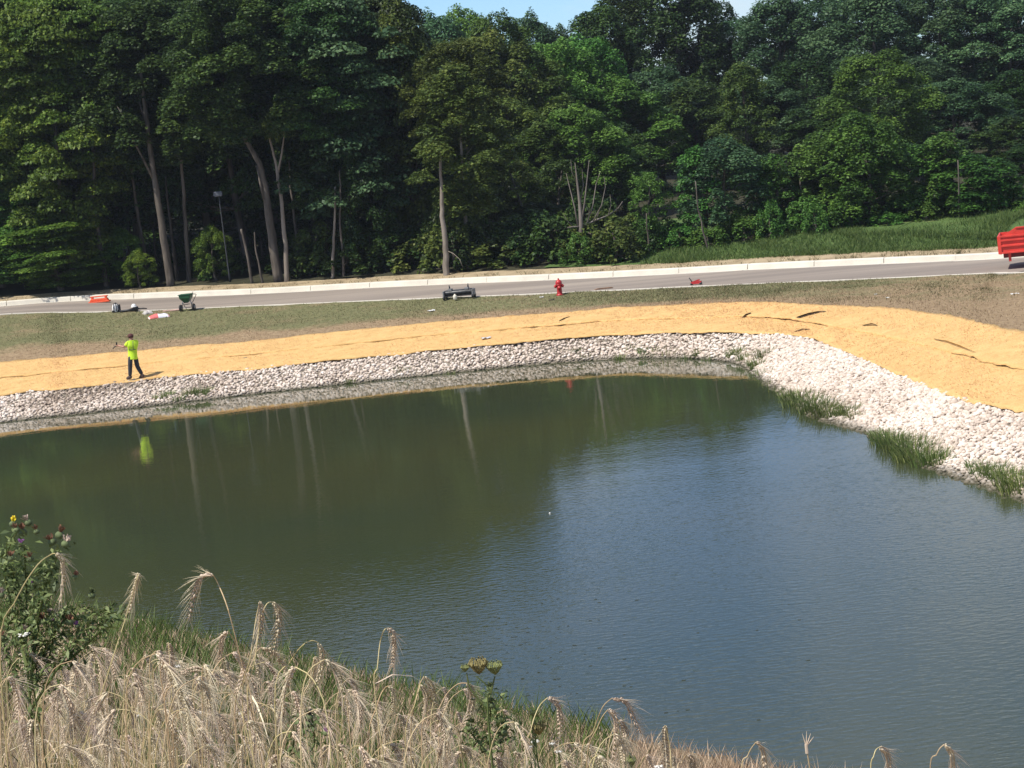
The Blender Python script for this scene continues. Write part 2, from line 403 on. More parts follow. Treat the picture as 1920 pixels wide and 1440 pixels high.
sheet('forest_floor', [r[:ncut + 1] for r in hb], M_forest, noise_amp=0.12, noise_s=0.2)
sheet('grass_hill', [r[ncut:] for r in hb[:5]], M_hill, noise_amp=0.12, noise_s=0.25)
sheet('wood_floor', [r[ncut:] for r in hb[4:]], M_forest, noise_amp=0.12, noise_s=0.25)

# near bank under the photographer
N2 = Vector((0.795, 0.606)); T2 = Vector((0.606, -0.795)); S_EDGE = 20.1
def nearz(s):
    return np.interp(s, [-80, -6, 0, 1.6, 3.0, S_EDGE, 25], [8.3, 7.75, 7.65, 7.45, 6.98, 0.0, -1.6])
ss = np.concatenate([np.linspace(-70, -6, 8), np.linspace(-5, 25, 61)])
tr_ = np.linspace(-64, 50, 150)
V = []
for s in ss:
    for t in tr_:
        x = N2.x * s + T2.x * t; y = N2.y * s + T2.y * t
        V.append((x, y, float(nearz(s)) + 0.10 * nz(x, y, 0.5, 3) + 0.05 * nz(x, y, 1.7, 9)))
me = np_mesh('near_bank', V, grid_faces(len(ss), len(tr_)), True); add_bvh(me); NEARBVH = BVHS[-1]
tag(link('near_bank', me, M_drybank), kind='structure')
def near_z(x, y):
    h = NEARBVH.ray_cast(Vector((x, y, 60)), Vector((0, 0, -1))); return h[0].z if h[0] is not None else 0.0

# ------------------------------------------------------------------ water
def water_mat():
    m, n, l, b = new_mat('pond_water')
    b.inputs['IOR'].default_value = 1.33; b.inputs['Roughness'].default_value = 0.02
    b.inputs['Specular IOR Level'].default_value = 0.5
    g = n.new('ShaderNodeNewGeometry')
    # murk colour, a little uneven
    nm = n.new('ShaderNodeTexNoise'); nm.inputs['Scale'].default_value = 0.06; nm.inputs['Detail'].default_value = 4
    l.new(g.outputs['Position'], nm.inputs['Vector'])
    rm = n.new('ShaderNodeValToRGB'); e = rm.color_ramp.elements
    e[0].position = 0.35; e[0].color = (0.036, 0.048, 0.026, 1); e[1].position = 0.65; e[1].color = (0.052, 0.056, 0.024, 1)
    l.new(nm.outputs['Fac'], rm.inputs['Fac']); l.new(rm.outputs['Color'], b.inputs['Base Color'])
    # wind ripples: calm patches and ruffled patches
    mpn = n.new('ShaderNodeMapping'); mpn.inputs['Scale'].default_value = (0.55, 1.0, 1.0); mpn.inputs['Rotation'].default_value = (0, 0, R(12))
    l.new(g.outputs['Position'], mpn.inputs['Vector'])
    w1 = n.new('ShaderNodeTexNoise'); w1.inputs['Scale'].default_value = 7.5; w1.inputs['Detail'].default_value = 2.5; w1.inputs['Roughness'].default_value = 0.5
    l.new(mpn.outputs['Vector'], w1.inputs['Vector'])
    w2 = n.new('ShaderNodeTexNoise'); w2.inputs['Scale'].default_value = 0.55; w2.inputs['Detail'].default_value = 2
    l.new(mpn.outputs['Vector'], w2.inputs['Vector'])
    pa = n.new('ShaderNodeTexNoise'); pa.inputs['Scale'].default_value = 0.055; pa.inputs['Detail'].default_value = 2
    l.new(g.outputs['Position'], pa.inputs['Vector'])
    # distance from far shore calms the surface
    sx = n.new('ShaderNodeSeparateXYZ'); l.new(g.outputs['Position'], sx.inputs['Vector'])
    cal = n.new('ShaderNodeValToRGB'); e = cal.color_ramp.elements; e.new(0.4); e.new(0.7)
    for i, (p_, v_) in enumerate([(0.28, 0.7), (0.40, 0.8), (0.54, 0.22), (0.80, 0.04)]): e[i].position = p_; e[i].color = (v_, v_, v_, 1)
    hd = n.new('ShaderNodeMath'); hd.operation = 'MULTIPLY'; hd.inputs[1].default_value = 0.01
    l.new(sx.outputs['Y'], hd.inputs[0]); l.new(hd.outputs[0], cal.inputs['Fac'])
    pr = n.new('ShaderNodeMapRange'); pr.inputs['From Min'].default_value = 0.40; pr.inputs['From Max'].default_value = 0.62
    pr.inputs['To Min'].default_value = 0.65; pr.inputs['To Max'].default_value = 1.0
    l.new(pa.outputs['Fac'], pr.inputs['Value'])
    mu = n.new('ShaderNodeMath'); mu.operation = 'MULTIPLY'; l.new(cal.outputs['Color'], mu.inputs[0]); l.new(pr.outputs['Result'], mu.inputs[1])
    b1 = n.new('ShaderNodeBump'); b1.inputs['Distance'].default_value = 0.015; l.new(mu.outputs[0], b1.inputs['Strength']); l.new(w1.outputs['Fac'], b1.inputs['Height'])
    b2 = n.new('ShaderNodeBump'); b2.inputs['Distance'].default_value = 0.010; b2.inputs['Strength'].default_value = 0.5; l.new(w2.outputs['Fac'], b2.inputs['Height'])
    l.new(b1.outputs['Normal'], b2.inputs['Normal']); l.new(b2.outputs['Normal'], b.inputs['Normal'])
    return m
top = line(1, tt); top[:, 2] = 0
bot = top.copy(); bot[:, 1] = -2.0; bot[:, 0] = np.minimum(bot[:, 0], 30)
V = np.concatenate([bot, top]); me = np_mesh('pond_water', V, grid_faces(2, len(tt)))
wat = tag(link('pond_water', me, water_mat()), kind='structure')
# ------------------------------------------------------------------ kerbs: cast sections with joints
def arc_t(d0, step):
    """parameters t that cut the road line into pieces of equal length"""
    P = off4(tt, d0, 0); seg = np.linalg.norm(np.diff(P[:, :2], axis=0), axis=1); s = np.concatenate([[0], np.cumsum(seg)])
    return np.interp(np.arange(0, s[-1], step), s, tt)
def kerb(name, prof, step):
    root = tag(bpy.data.objects.new(name, None), kind='structure'); COL.objects.link(root)
    ts = arc_t(prof[0][0], step)
    for a, c in zip(ts[:-1], ts[1:]):
        g = (c - a) * 0.004
        m = MB(); q = np.linspace(a + g, c - g, 3)
        cols = [off4(q, d, z) for d, z in prof]
        n = len(prof)
        for i in range(3):
            for k in range(n): m.v.append(tuple(cols[k][i]))
        for i in range(2):
            for k in range(n):
                k2 = (k + 1) % n
                m.f.append((i * n + k, i * n + k2, (i + 1) * n + k2, (i + 1) * n + k))
        m.f.append(tuple(range(n))); m.f.append(tuple(range(2 * n, 3 * n))[::-1])
        m.build('kerb_section', M_concrete, root)
    return root
kerb('far_kerb', [(6.1, -0.055), (6.66, -0.075), (6.70, 0.10), (6.76, 0.13), (7.02, 0.135), (7.04, -0.2), (6.1, -0.2)], 3.05)
kerb('near_kerb', [(-0.02, -0.2), (-0.02, 0.015), (0.16, 0.02), (0.26, -0.03), (0.8, -0.05), (0.8, -0.2)], 3.05)

# ------------------------------------------------------------------ riprap stones
def stone_shape(seed):
    bm = bmesh.new(); bmesh.ops.create_icosphere(bm, subdivisions=1, radius=1.0)
    r = random.Random(seed)
    ax = [r.uniform(0.75, 1.25), r.uniform(0.7, 1.1), r.uniform(0.5, 0.8)]
    for v in bm.verts:
        k = r.uniform(0.78, 1.14)
        v.co = Vector((v.co.x * ax[0] * k, v.co.y * ax[1] * k, v.co.z * ax[2] * k))
    # cut two flat broken faces
    for _ in range(3):
        n = Vector((r.uniform(-1, 1), r.uniform(-1, 1), r.uniform(-1, 1))).normalized()
        for v in bm.verts:
            d = v.co.dot(n)
            if d > 0.55: v.co -= n * (d - 0.55)
    vs = np.array([tuple(v.co) for v in bm.verts]); fs = np.array([[v.index for v in f.verts] for f in bm.faces]); bm.free()
    return vs, fs
SHAPES = [stone_shape(i) for i in range(9)]
def stone_mat():
    m, n, l, b = new_mat('limestone_riprap')
    at = n.new('ShaderNodeAttribute'); at.attribute_name = 'tint'
    oi = n.new('ShaderNodeObjectInfo'); ad = n.new('ShaderNodeMath'); ad.operation = 'ADD'
    l.new(at.outputs['Fac'], ad.inputs[0])
    sc_ = n.new('ShaderNodeMath'); sc_.operation = 'MULTIPLY'; sc_.inputs[1].default_value = 0.0
    l.new(oi.outputs['Random'], sc_.inputs[0]); l.new(sc_.outputs[0], ad.inputs[1])
    ra = n.new('ShaderNodeValToRGB'); e = ra.color_ramp.elements; e.new(0.4); e.new(0.75)
    for i, (p, c) in enumerate([(0.0, (0.24, 0.18, 0.135)), (0.25, (0.53, 0.43, 0.345)), (0.7, (0.74, 0.63, 0.535)), (1.0, (0.82, 0.74, 0.66))]):
        e[i].position = p; e[i].color = (*c, 1)
    l.new(ad.outputs[0], ra.inputs['Fac'])
    g = n.new('ShaderNodeNewGeometry'); no = n.new('ShaderNodeTexNoise'); no.inputs['Scale'].default_value = 14; no.inputs['Detail'].default_value = 4
    l.new(g.outputs['Position'], no.inputs['Vector'])
    mxn = n.new('ShaderNodeMix'); mxn.data_type = 'RGBA'; mxn.blend_type = 'MULTIPLY'; mxn.inputs['Factor'].default_value = 0.22
    l.new(ra.outputs['Color'], mxn.inputs['A']); l.new(no.outputs['Fac'], mxn.inputs['B'])
    # film of algae and wet dirt just over the waterline
    sx = n.new('ShaderNodeSeparateXYZ'); l.new(g.outputs['Position'], sx.inputs['Vector'])
    mr = n.new('ShaderNodeMapRange'); mr.inputs['From Min'].default_value = 0.13; mr.inputs['From Max'].default_value = 0.02
    l.new(sx.outputs['Z'], mr.inputs['Value'])
    mw = n.new('ShaderNodeMix'); mw.data_type = 'RGBA'; mw.inputs['B'].default_value = (0.085, 0.075, 0.045, 1)
    l.new(mr.outputs['Result'], mw.inputs['Factor']); l.new(mxn.outputs['Result'], mw.inputs['A'])
    l.new(mw.outputs['Result'], b.inputs['Base Color']); b.inputs['Roughness'].default_value = 0.88
    bu = n.new('ShaderNodeBump'); bu.inputs['Strength'].default_value = 0.5; bu.inputs['Distance'].default_value = 0.02
    l.new(no.outputs['Fac'], bu.inputs['Height']); l.new(bu.outputs['Normal'], b.inputs['Normal'])
    return m
M_riprap = stone_mat()
stone_pts = []
r = random.Random(3)
tmax = NS - 1.02
def bank_pt(t, v):
    P1 = line(0, [t])[0]; P2 = line(1, [t])[0]
    if v < 0:
        d = (P2 - P1); d[2] = 0; p = P1 + d * v; p[2] = v * 0.7
        return p
    return P1 * (1 - v) + P2 * v
t = 0.9
while t < tmax:
    P1 = line(0, [t])[0]; P1b = line(0, [t + 0.01])[0]; P2 = line(1, [t])[0]; P2b = line(1, [t + .01])[0]
    speed = max(np.linalg.norm(P1b - P1), np.linalg.norm(P2b - P2)) / 0.01
    wid = np.linalg.norm(P2 - P1)
    x0, y0 = P1[0], P1[1]
    vis = abs(to_px(Vector(P1))[0] - 960) < 1150 if y0 > 5 else False
    step = (0.108 if vis else 0.3) / speed
    n = int(wid * 1.16 / (0.108 if vis else 0.3)) + 1
    for k in range(n):
        v = -0.10 + 1.10 * (k + r.uniform(-0.45, 0.45)) / n + 0.02 * math.sin(t * 9)
        tq = min(tmax, max(0.0, t + r.uniform(-0.5, 0.5) * step))
        if v > 0.97 and t > 10.5: continue
        p = bank_pt(tq, v)
        stone_pts.append((p[0], p[1], p[2] + r.uniform(-0.02, 0.05), v))
    t += step
S = np.array(stone_pts)
# the ones that show largest: nearest to the eye and inside the frame
pxs = np.array([to_px(Vector(p[:3])) for p in S])
inside = (pxs[:, 0] > 5) & (pxs[:, 0] < 1915) & (pxs[:, 1] < 1430) & (S[:, 2] > 0.03)
size = np.clip(rng.normal(0.070, 0.022, len(S)), 0.03, 0.15)
big = size / np.linalg.norm(S[:, :3] - np.array(EYE), axis=1)
big[~inside] = 0
order = np.argsort(-big); single = set(order[:300].tolist())
patch = np.array([0.5 + 0.9 * nz(p[0], p[1], 0.45, 2.0) for p in S])
tone = np.clip(0.52 + 0.30 * (patch - 0.35) + rng.normal(0, 0.21, len(S)), 0, 1)
dirtp = np.array([nz(p[0], p[1], 0.22, 31.0) for p in S]); tone = np.clip(tone - np.clip(dirtp - 0.22, 0, 1) * 1.5, 0, 1)
VV, FF, TT = [], [], []; off = 0
stone_me = []
for i, (vs, fs) in enumerate(SHAPES):
    for lvl in range(3):
        stone_me.append(np_mesh('stone', vs, fs, False, np.full(len(vs), (0.35, 0.6, 0.85)[lvl]))); stone_me[-1].materials.append(M_riprap)
def rot3(r): return np.array(Matrix.Rotation(r.uniform(0, 6.28), 3, 'Z') @ Matrix.Rotation(r.uniform(-0.6, 0.6), 3, 'X') @ Matrix.Rotation(r.uniform(-0.6, 0.6), 3, 'Y'))
for i, p in enumerate(S):
    vs, fs = SHAPES[i % 9]; s_ = size[i]
    if i in single:
        lvl = 0 if tone[i] < 0.45 else (1 if tone[i] < 0.72 else 2)
        o = bpy.data.objects.new('stone', stone_me[(i % 9) * 3 + lvl]); COL.objects.link(o)
        o.location = p[:3]; o.scale = (s_,) * 3; o.rotation_euler = (r.uniform(-.6, .6), r.uniform(-.6, .6), r.uniform(0, 6.28)); o.parent = bank
    else:
        VV.append(vs @ rot3(r).T * s_ + p[:3]); FF.append(fs + off); TT.append(np.full(len(vs), tone[i])); off += len(vs)
me = np_mesh('riprap', np.concatenate(VV), np.concatenate(FF), False, np.concatenate(TT))
o = link('riprap', me, M_riprap, bank); o['kind'] = 'stuff'

# ------------------------------------------------------------------ straw erosion blanket: two overlapping rolls, folds and loose flaps
blk = tag(bpy.data.objects.new('straw_blanket', None), kind='structure'); COL.objects.link(blk)
tf = np.linspace(0.6, NS - 1.05, 620)
B2, B3 = line(1, tf), line(2, tf)
def wav(arr, s, seed): return np.array([nz(p[0], p[1], s, seed) for p in arr])
def strip(name, v0, v1, n, lift0, lift1, edge, seed):
    rows = []
    for i in range(n + 1):
        w = i / n; v = v0 + (v1 - v0) * w
        ev = np.full(len(tf), v)
        if i == 0: ev = ev + edge * (wav(B2, 0.8, seed) * 0.030 + wav(B2, 3.1, seed) * 0.018)
        if i == n: ev = ev + edge * (wav(B3, 0.7, seed + 3) * 0.035 + wav(B3, 2.6, seed) * 0.02)
        P = B2 * (1 - ev[:, None]) + B3 * ev[:, None]
        lift = lift0 + (lift1 - lift0) * w
        P[:, 2] += 0.045 + lift + 0.030 * wav(P, 1.3, seed) + 0.018 * wav(P, 4.0, seed + 1) + 0.05 * wav(P, 0.35, seed + 2)
        if i in (0, n): P[:, 2] += 0.02 * np.clip(wav(P, 1.9, seed + 7), 0, 1)
        rows.append(P)
    rows = [rows[0] + np.array([0, 0, -0.05])] + rows + [rows[-1] + np.array([0, 0, -0.07])]
    me = np_mesh(name, np.concatenate(rows), grid_faces(len(rows), len(tf)), True); add_bvh(me)
    return link(name, me, M_straw, blk)
lower = strip('blanket_strip', -0.04, 0.53, 14, 0.03, 0.0, 1.0, 11)
upper = strip('blanket_strip', 0.48, 1.02, 14, 0.055, 0.0, 1.0, 23)
# lifted folds: low ridges of matting with an open dark mouth on the pond side
def fold(pxl, h, w):
    P = [pick(x, y) for x, y in pxl]; m = MB(); n = len(P)
    for i, p in enumerate(P):
        k = math.sin(math.pi * (i + 0.35) / (n - 0.3)); k = max(k, 0.05)
        q = Vector(p)
        m.v += [tuple(q + Vector((0, -w * 0.35, -0.01))), tuple(q + Vector((0, -w * 0.45 * k, h * k))), tuple(q + Vector((0, 0.05, h * 1.12 * k))), tuple(q + Vector((0, w * 1.1, h * 0.55 * k))), tuple(q + Vector((0, w * 2.6, 0.02)))]
    # open mouth: skip the front wall, the roof overhangs bare soil
    for i in range(n - 1):
        for k in (1, 2, 3): m.f.append((i * 5 + k, (i + 1) * 5 + k, (i + 1) * 5 + k + 1, i * 5 + k + 1))
    m.build('fold', M_straw, blk, True)
    s = MB()
    for i, p in enumerate(P):
        s.v += [tuple(Vector(p) + Vector((0, -w * 0.75, 0.022))), tuple(Vector(p) + Vector((0, w * 0.8, 0.022)))]
    for i in range(n - 1): s.f.append((2 * i, 2 * i + 2, 2 * i + 3, 2 * i + 1))
    s.build('bare_soil', M_darksoil, blk)
M_darksoil = plain('dark_soil', (0.13, 0.088, 0.05), 0.95, var=0.3, scale=5)
fold([(1483, 599), (1498, 596), (1515, 591), (1532, 587), (1548, 584)], 0.09, 0.16)
fold([(1391, 596), (1398, 592), (1408, 587)], 0.07, 0.10)
fold([(1618, 611), (1634, 610), (1645, 611)], 0.08, 0.10)
fold([(1753, 637), (1775, 643), (1800, 652), (1830, 662)], 0.08, 0.10)
fold([(1490, 622), (1504, 619), (1518, 618)], 0.06, 0.08)
fold([(1048, 602), (1058, 598), (1068, 594)], 0.05, 0.07)
fold([(1060, 640), (1072, 636), (1080, 634)], 0.06, 0.07)

# loose straw sticking out of the matting (fine relief, uncountable)
def blades(name, pts, h, w, lean, mat, parent=None, kind='stuff', bend=0.5, tint=None, seg=2):
    """pts (n,3); h,w (n,) ; thin bent blades as strips"""
    n = len(pts); a = rng.uniform(0, 2 * np.pi, n); la = rng.uniform(0, 2 * np.pi, n)
    side = np.stack([np.cos(a), np.sin(a), np.zeros(n)], 1) * (w / 2)[:, None]
    ld = np.stack([np.cos(la), np.sin(la), np.zeros(n)], 1)
    Vs = []
    for k in range(seg + 1):
        q = k / seg
        c = pts + np.stack([np.zeros(n), np.zeros(n), h * q * (1 - 0.35 * bend * q * lean)], 1) + ld * (h * lean * (q ** 1.7))[:, None]
        ww = (1 - q) ** 0.7
        if k == seg: Vs.append(c[:, None, :])
        else: Vs.append(np.stack([c - side * ww, c + side * ww], 1))
    V = np.concatenate(Vs, 1); nv = V.shape[1]
    base = (np.arange(n) * nv)[:, None]; F = []
    for k in range(seg):
        if k == seg - 1:
            F.append(base + np.array([[2 * k, 2 * k + 1, 2 * k + 2]]))
        else:
            F.append(base + np.array([[2 * k, 2 * k + 1, 2 * k + 3]])); F.append(base + np.array([[2 * k, 2 * k + 3, 2 * k + 2]]))
    F = np.concatenate(F)
    tn = np.repeat(rng.uniform(0, 1, n) if tint is None else tint, nv)
    me = np_mesh(name, V.reshape(-1, 3), F, False, tn)
    o = link(name, me, mat, parent)
    if kind: o['kind'] = kind
    return o
M_strawbit = leafmat('straw_bits', (0.38, 0.23, 0.09), (0.58, 0.38, 0.16), (0.73, 0.51, 0.245), trans=0.1, objvar=0.0, rough=0.7)
n = 26000
tq = rng.uniform(1.8, NS - 2.1, n); vq = rng.uniform(-0.02, 1.0, n)[:, None]
P = line(1, tq) * (1 - vq) + line(2, tq) * vq; P[:, 2] += 0.075
o = blades('loose_straw', P, rng.uniform(0.02, 0.055, n), rng.uniform(0.012, 0.022, n), 2.2, M_strawbit, blk, bend=0.1)

# ------------------------------------------------------------------ turf blades on verge and hill
M_turf = leafmat('turf_blades', (0.065, 0.080, 0.032), (0.125, 0.130, 0.056), (0.27, 0.225, 0.12), trans=0.2, objvar=0.0, rough=0.7)
M_drygrass_far = leafmat('dry_turf', (0.18, 0.12, 0.07), (0.30, 0.22, 0.13), (0.42, 0.33, 0.20), trans=0.15, objvar=0.0, rough=0.7)
M_hillgrass = leafmat('hill_grass', (0.045, 0.085, 0.02), (0.08, 0.14, 0.034), (0.15, 0.20, 0.06), trans=0.3, objvar=0.0, rough=0.6)
n = 60000
tq = rng.uniform(1.8, NS - 2.0, n); vq = rng.uniform(0.02, 0.99, n)
P = line(2, tq) * (1 - vq[:, None]) + line(3, tq) * vq[:, None]
right = np.clip((tq - 10.5) / 4, 0, 1)
dryv = np.clip(0.74 - vq * 2.0, 0, 1) * (1 - right) + right * (0.50 - 0.30 * vq)
nn = np.array([nz(p[0], p[1], 0.35, 4) for p in P]); isdry = (dryv + 0.7 * nn + rng.normal(0, 0.14, n)) > 0.16
for nm, sel, mt in (('turf_grass', ~isdry, M_turf), ('dry_turf_grass', isdry, M_drygrass_far)):
    Q = P[sel]; m_ = len(Q); Q[:, 2] += np.array([0.05 * (nz(c[0], c[1], 0.5, 0) + 0.5 * nz(c[0], c[1], 1.35, 5)) for c in Q]) - 0.008
    if nm == 'dry_turf_grass': Q = Q[:m_ // 2]; m_ = len(Q)
    o = blades(nm, Q, rng.uniform(0.04, 0.11, m_), rng.uniform(0.012, 0.025, m_), 0.8, mt)
    tag(o, {'turf_grass': 'short green turf on the verge between road and straw blanket', 'dry_turf_grass': 'short brown dry grass along the top of the straw blanket'}[nm], 'grass')
n = 85000
tq = rng.uniform(7.4, NS - 1.3, n); dq = 8.2 + 22 * rng.uniform(0, 1, n) ** 1.3
A_, B_ = off4(tq, 8.2, 0.0), off4(tq, 9.5, 0.0); Nd = (B_ - A_)[:, :2]; Nd /= np.linalg.norm(Nd, axis=1)[:, None]
P = A_.copy(); P[:, :2] += Nd * (dq - 8.2)[:, None]; P[:, 2] += hillz(dq)
P[:, 2] += np.array([0.12 * (nz(q[0], q[1], 0.25, 0) + 0.5 * nz(q[0], q[1], 0.675, 5)) for q in P]) - 0.03
hh = rng.uniform(0.12, 0.34, n) * (0.8 + 0.9 * np.clip(np.array([nz(p[0], p[1], 0.2, 8) for p in P]), 0, 1))
o = blades('hill_grass', P, hh, rng.uniform(0.02, 0.04, n), 0.6, M_hillgrass)
tag(o, 'long green grass covering the hill beyond the far kerb', 'grass')
# weeds and dry stalks along the strip behind the far kerb
n = 9000
tq = rng.uniform(1.2, NS - 1.3, n); P = np.concatenate([off4(tq[i:i + 1], float(d), 0.06) for i, d in enumerate(rng.uniform(7.1, 8.8, n))])
keep = np.array([nz(p[0], p[1], 1.2, 5) > -0.05 for p in P]); P = P[keep]; n = len(P)
o = blades('roadside_weeds', P, rng.uniform(0.08, 0.30, n), rng.uniform(0.02, 0.04, n), 0.7, leafmat('roadside_weed', (0.06, 0.085, 0.03), (0.16, 0.15, 0.06), (0.36, 0.28, 0.15), objvar=0, trans=0.2))
tag(o, 'thin strip of weeds and dry stalks behind the far kerb', 'weeds')
#@@SECTION3
# ------------------------------------------------------------------ foliage
def leaves(C, Nrm, size, tint, fold=0.18, wd=0.42):
    """diamond leaves: C (n,3) centres, Nrm (n,3) facing, size (n,)"""
    n = len(C); Nrm = Nrm / np.linalg.norm(Nrm, axis=1)[:, None]
    rnd = rng.normal(size=(n, 3)); Tn = np.cross(Nrm, rnd); Tn /= np.linalg.norm(Tn, axis=1)[:, None] + 1e-9
    Bn = np.cross(Nrm, Tn); s = size[:, None]
    V = np.stack([C - Tn * s * 0.62, C + Bn * s * wd + Nrm * s * fold, C + Tn * s * 0.62, C - Bn * s * wd + Nrm * s * fold], 1)
    F = (np.arange(n) * 4)[:, None] + np.array([[0, 1, 2, 3]])
    return V.reshape(-1, 3), F, np.repeat(tint, 4)
def clump_leaves(cl, per_m2, lsize, up=0.7):
    """cl: list of (centre, rx, rz); leaves over the outer shell of each clump, thicker on top"""
    Cs, Ns, Ss, Ts = [], [], [], []
    for c, rx, rz in cl:
        n = max(12, int(per_m2 * 4 * rx * (rx + 2 * rz) / 3 * 3.14 * 0.75))
        d = rng.normal(size=(n, 3)); d /= np.linalg.norm(d, axis=1)[:, None]
        d[:, 2] = np.where(d[:, 2] < -0.25, -d[:, 2], d[:, 2])
        rr = (rng.uniform(0.35, 1.0, n) ** 0.45) * (1 + 0.22 * np.sin(d[:, 0] * 5 + c[0] * 3) * np.cos(d[:, 1] * 4 + c[1]))
        p = d * rr[:, None] * np.array([rx, rx, rz]) + np.array(c)
        p[:, 2] -= 0.25 * rx * (d[:, 0] ** 2 + d[:, 1] ** 2)            # tips hang
        nn = d * 0.55 + np.array([0, 0, up]) + rng.normal(size=(n, 3)) * 0.45
        Cs.append(p); Ns.append(nn); Ss.append(lsize * rng.uniform(0.65, 1.35, n))
        Ts.append(np.clip(rng.normal(0.48, 0.2, n) + rng.normal(0, 0.12), 0, 1))
    return leaves(np.concatenate(Cs), np.concatenate(Ns), np.concatenate(Ss), np.concatenate(Ts))
def crown_variant(kind, seed, H, Rad, base, nclump, per, lsize):
    """crown from height base to H, radius Rad; returns crown mesh, trunk mesh"""
    r = random.Random(seed); cl = []; limb = []
    for i in range(nclump):
        q = (i + r.random()) / nclump
        if kind == 'oval': prof = math.sin(math.pi * (0.10 + 0.86 * q)) ** 0.62
        elif kind == 'cone': prof = (1 - q) ** 0.75 * 0.95 + 0.10
        elif kind == 'dome': prof = math.sqrt(max(0.02, 1 - q ** 2.2))
        else: prof = 0.75 + 0.3 * math.sin(q * 9 + seed) if q < 0.8 else 0.75 * (1 - q) / 0.2 + 0.12
        a = i * 2.39996 + r.uniform(-0.5, 0.5)
        rad = Rad * prof * r.uniform(0.45, 1.0) ** 0.6 * (1 + 0.16 * math.sin(3 * a + seed))
        z = base + (H - base) * q
        s = (0.30 + 0.14 * r.random()) * min(Rad, 3.2)
        if kind == 'layer': rx, rz = s * 1.15, s * 0.34
        elif kind == 'cone': rx, rz = s * 0.75, s * 0.5
        else: rx, rz = s * 0.74, s * 0.70
        rx *= r.uniform(0.6, 1.25); rz *= r.uniform(0.7, 1.2)
        c = (math.cos(a) * rad, math.sin(a) * rad, z); cl.append((c, rx, rz))
        if i % 3 == 0: limb.append((c, q))
    V, Fq, T = clump_leaves(cl, per, lsize)
    cm = np_mesh('crown', V, Fq, False, T)
    m = MB(); r0 = 0.012 * H + 0.05; k = 9; bx, by = r.uniform(-.3, .3), r.uniform(-.3, .3)
    spine = lambda q: Vector((bx * math.sin(q * 4), by * math.sin(q * 3.1), H * 0.9 * q))
    m.tube([spine(i / k) for i in range(k + 1)], [r0 * (1.35 if i == 0 else 1) * (1 - 0.85 * i / k) + 0.015 for i in range(k + 1)], 8)
    for c, q in limb:
        z0 = max(0.25, (c[2] - 0.22 * (H - base) * r.uniform(0.5, 1)) / (H * 0.9)); s0 = spine(min(0.95, z0)); e = Vector(c)
        midp = s0.lerp(e, 0.5) + Vector((0, 0, -0.15))
        lr = r0 * 0.32 * (1 - 0.6 * q)
        m.tube([s0, midp, e], [lr, lr * 0.7, 0.012], 5)
    return cm, m.mesh('trunk')
print('crowns')
VAR = {
    'oak_a': crown_variant('oval', 1, 13.0, 3.6, 3.2, 70, 71, 0.155), 'oak_b': crown_variant('oval', 2, 13.0, 3.2, 2.4, 66, 71, 0.155),
    'oak_c': crown_variant('dome', 3, 12.5, 3.9, 2.2, 74, 68, 0.155), 'oak_d': crown_variant('column', 4, 13.5, 2.7, 1.5, 66, 74, 0.155),
    'maple_a': crown_variant('layer', 5, 12.5, 3.6, 1.2, 66, 96, 0.155), 'maple_b': crown_variant('layer', 6, 12.0, 3.2, 2.8, 54, 96, 0.155),
    'pine_a': crown_variant('layer', 7, 13.5, 2.7, 3.0, 60, 60, 0.16),
    'ash_a': crown_variant('dome', 8, 7.0, 2.4, 0.8, 46, 80, 0.135), 'ash_b': crown_variant('cone', 9, 6.0, 1.8, 0.6, 40, 84, 0.13),
    'ash_c': crown_variant('oval', 10, 6.5, 1.7, 0.9, 40, 84, 0.13),
    'bush_a': crown_variant('dome', 11, 1.7, 1.3, 0.15, 22, 110, 0.12), 'bush_b': crown_variant('dome', 12, 1.3, 1.2, 0.1, 18, 110, 0.12),
}
VMAT = {}
def crown_mesh(var, mat):
    k = (var, mat.name)
    if k not in VMAT:
        me = VAR[var][0] if not VAR[var][0].materials else VAR[var][0].copy()
        me.materials.clear(); me.materials.append(mat); VMAT[k] = me
    return VMAT[k]
for c_, t_ in VAR.values(): t_.materials.append(M_bark)
SHAPE = {'oak_a': 'oval', 'oak_b': 'tall oval', 'oak_c': 'broad domed', 'oak_d': 'narrow columnar', 'maple_a': 'low-branched layered', 'maple_b': 'layered', 'pine_a': 'flat-tiered', 'ash_a': 'rounded', 'ash_b': 'pointed', 'ash_c': 'slender oval', 'bush_a': 'taller', 'bush_b': 'low'}
HUE = {'leaf_dark': 'dark green', 'leaf_maple': 'bright green', 'leaf_olive': 'olive', 'leaf_bluegreen': 'blue-green', 'leaf_mid': 'mid green', 'leaf_bush': 'fresh green'}
def tree(name, var, mat, x, y, hscale, wscale, label, cat='tree', group=None, z=None, crown_name='crown', trunk=True, lean=0.0):
    zz = ground_z(x, y, 2.0) - 0.08 if z is None else z
    label = label.replace('@', SHAPE[var] + ' ' + HUE[mat.name])
    e = empty(name, (x, y, zz), label, cat, group, rz=random.uniform(0, 6.28))
    e.scale = (wscale, wscale, hscale); e.rotation_euler.x = lean * random.uniform(-1, 1)
    o = bpy.data.objects.new(crown_name, crown_mesh(var, mat)); COL.objects.link(o); o.parent = e
    if trunk:
        o = bpy.data.objects.new('trunk' if cat == 'tree' else 'stem', VAR[var][1]); COL.objects.link(o); o.parent = e
    return e
def at_px(px, D):
    """ground position under photo column px (measured at mid height of the trees) at depth D"""
    p = at_y(px, 420, D); return p.x, D
HV = {'oak_a': 13.6, 'oak_b': 13.6, 'oak_c': 13.0, 'oak_d': 14.0, 'maple_a': 12.8, 'maple_b': 12.4, 'pine_a': 13.8, 'ash_a': 7.5, 'ash_b': 6.3, 'ash_c': 6.8, 'bush_a': 2.1, 'bush_b': 1.65}
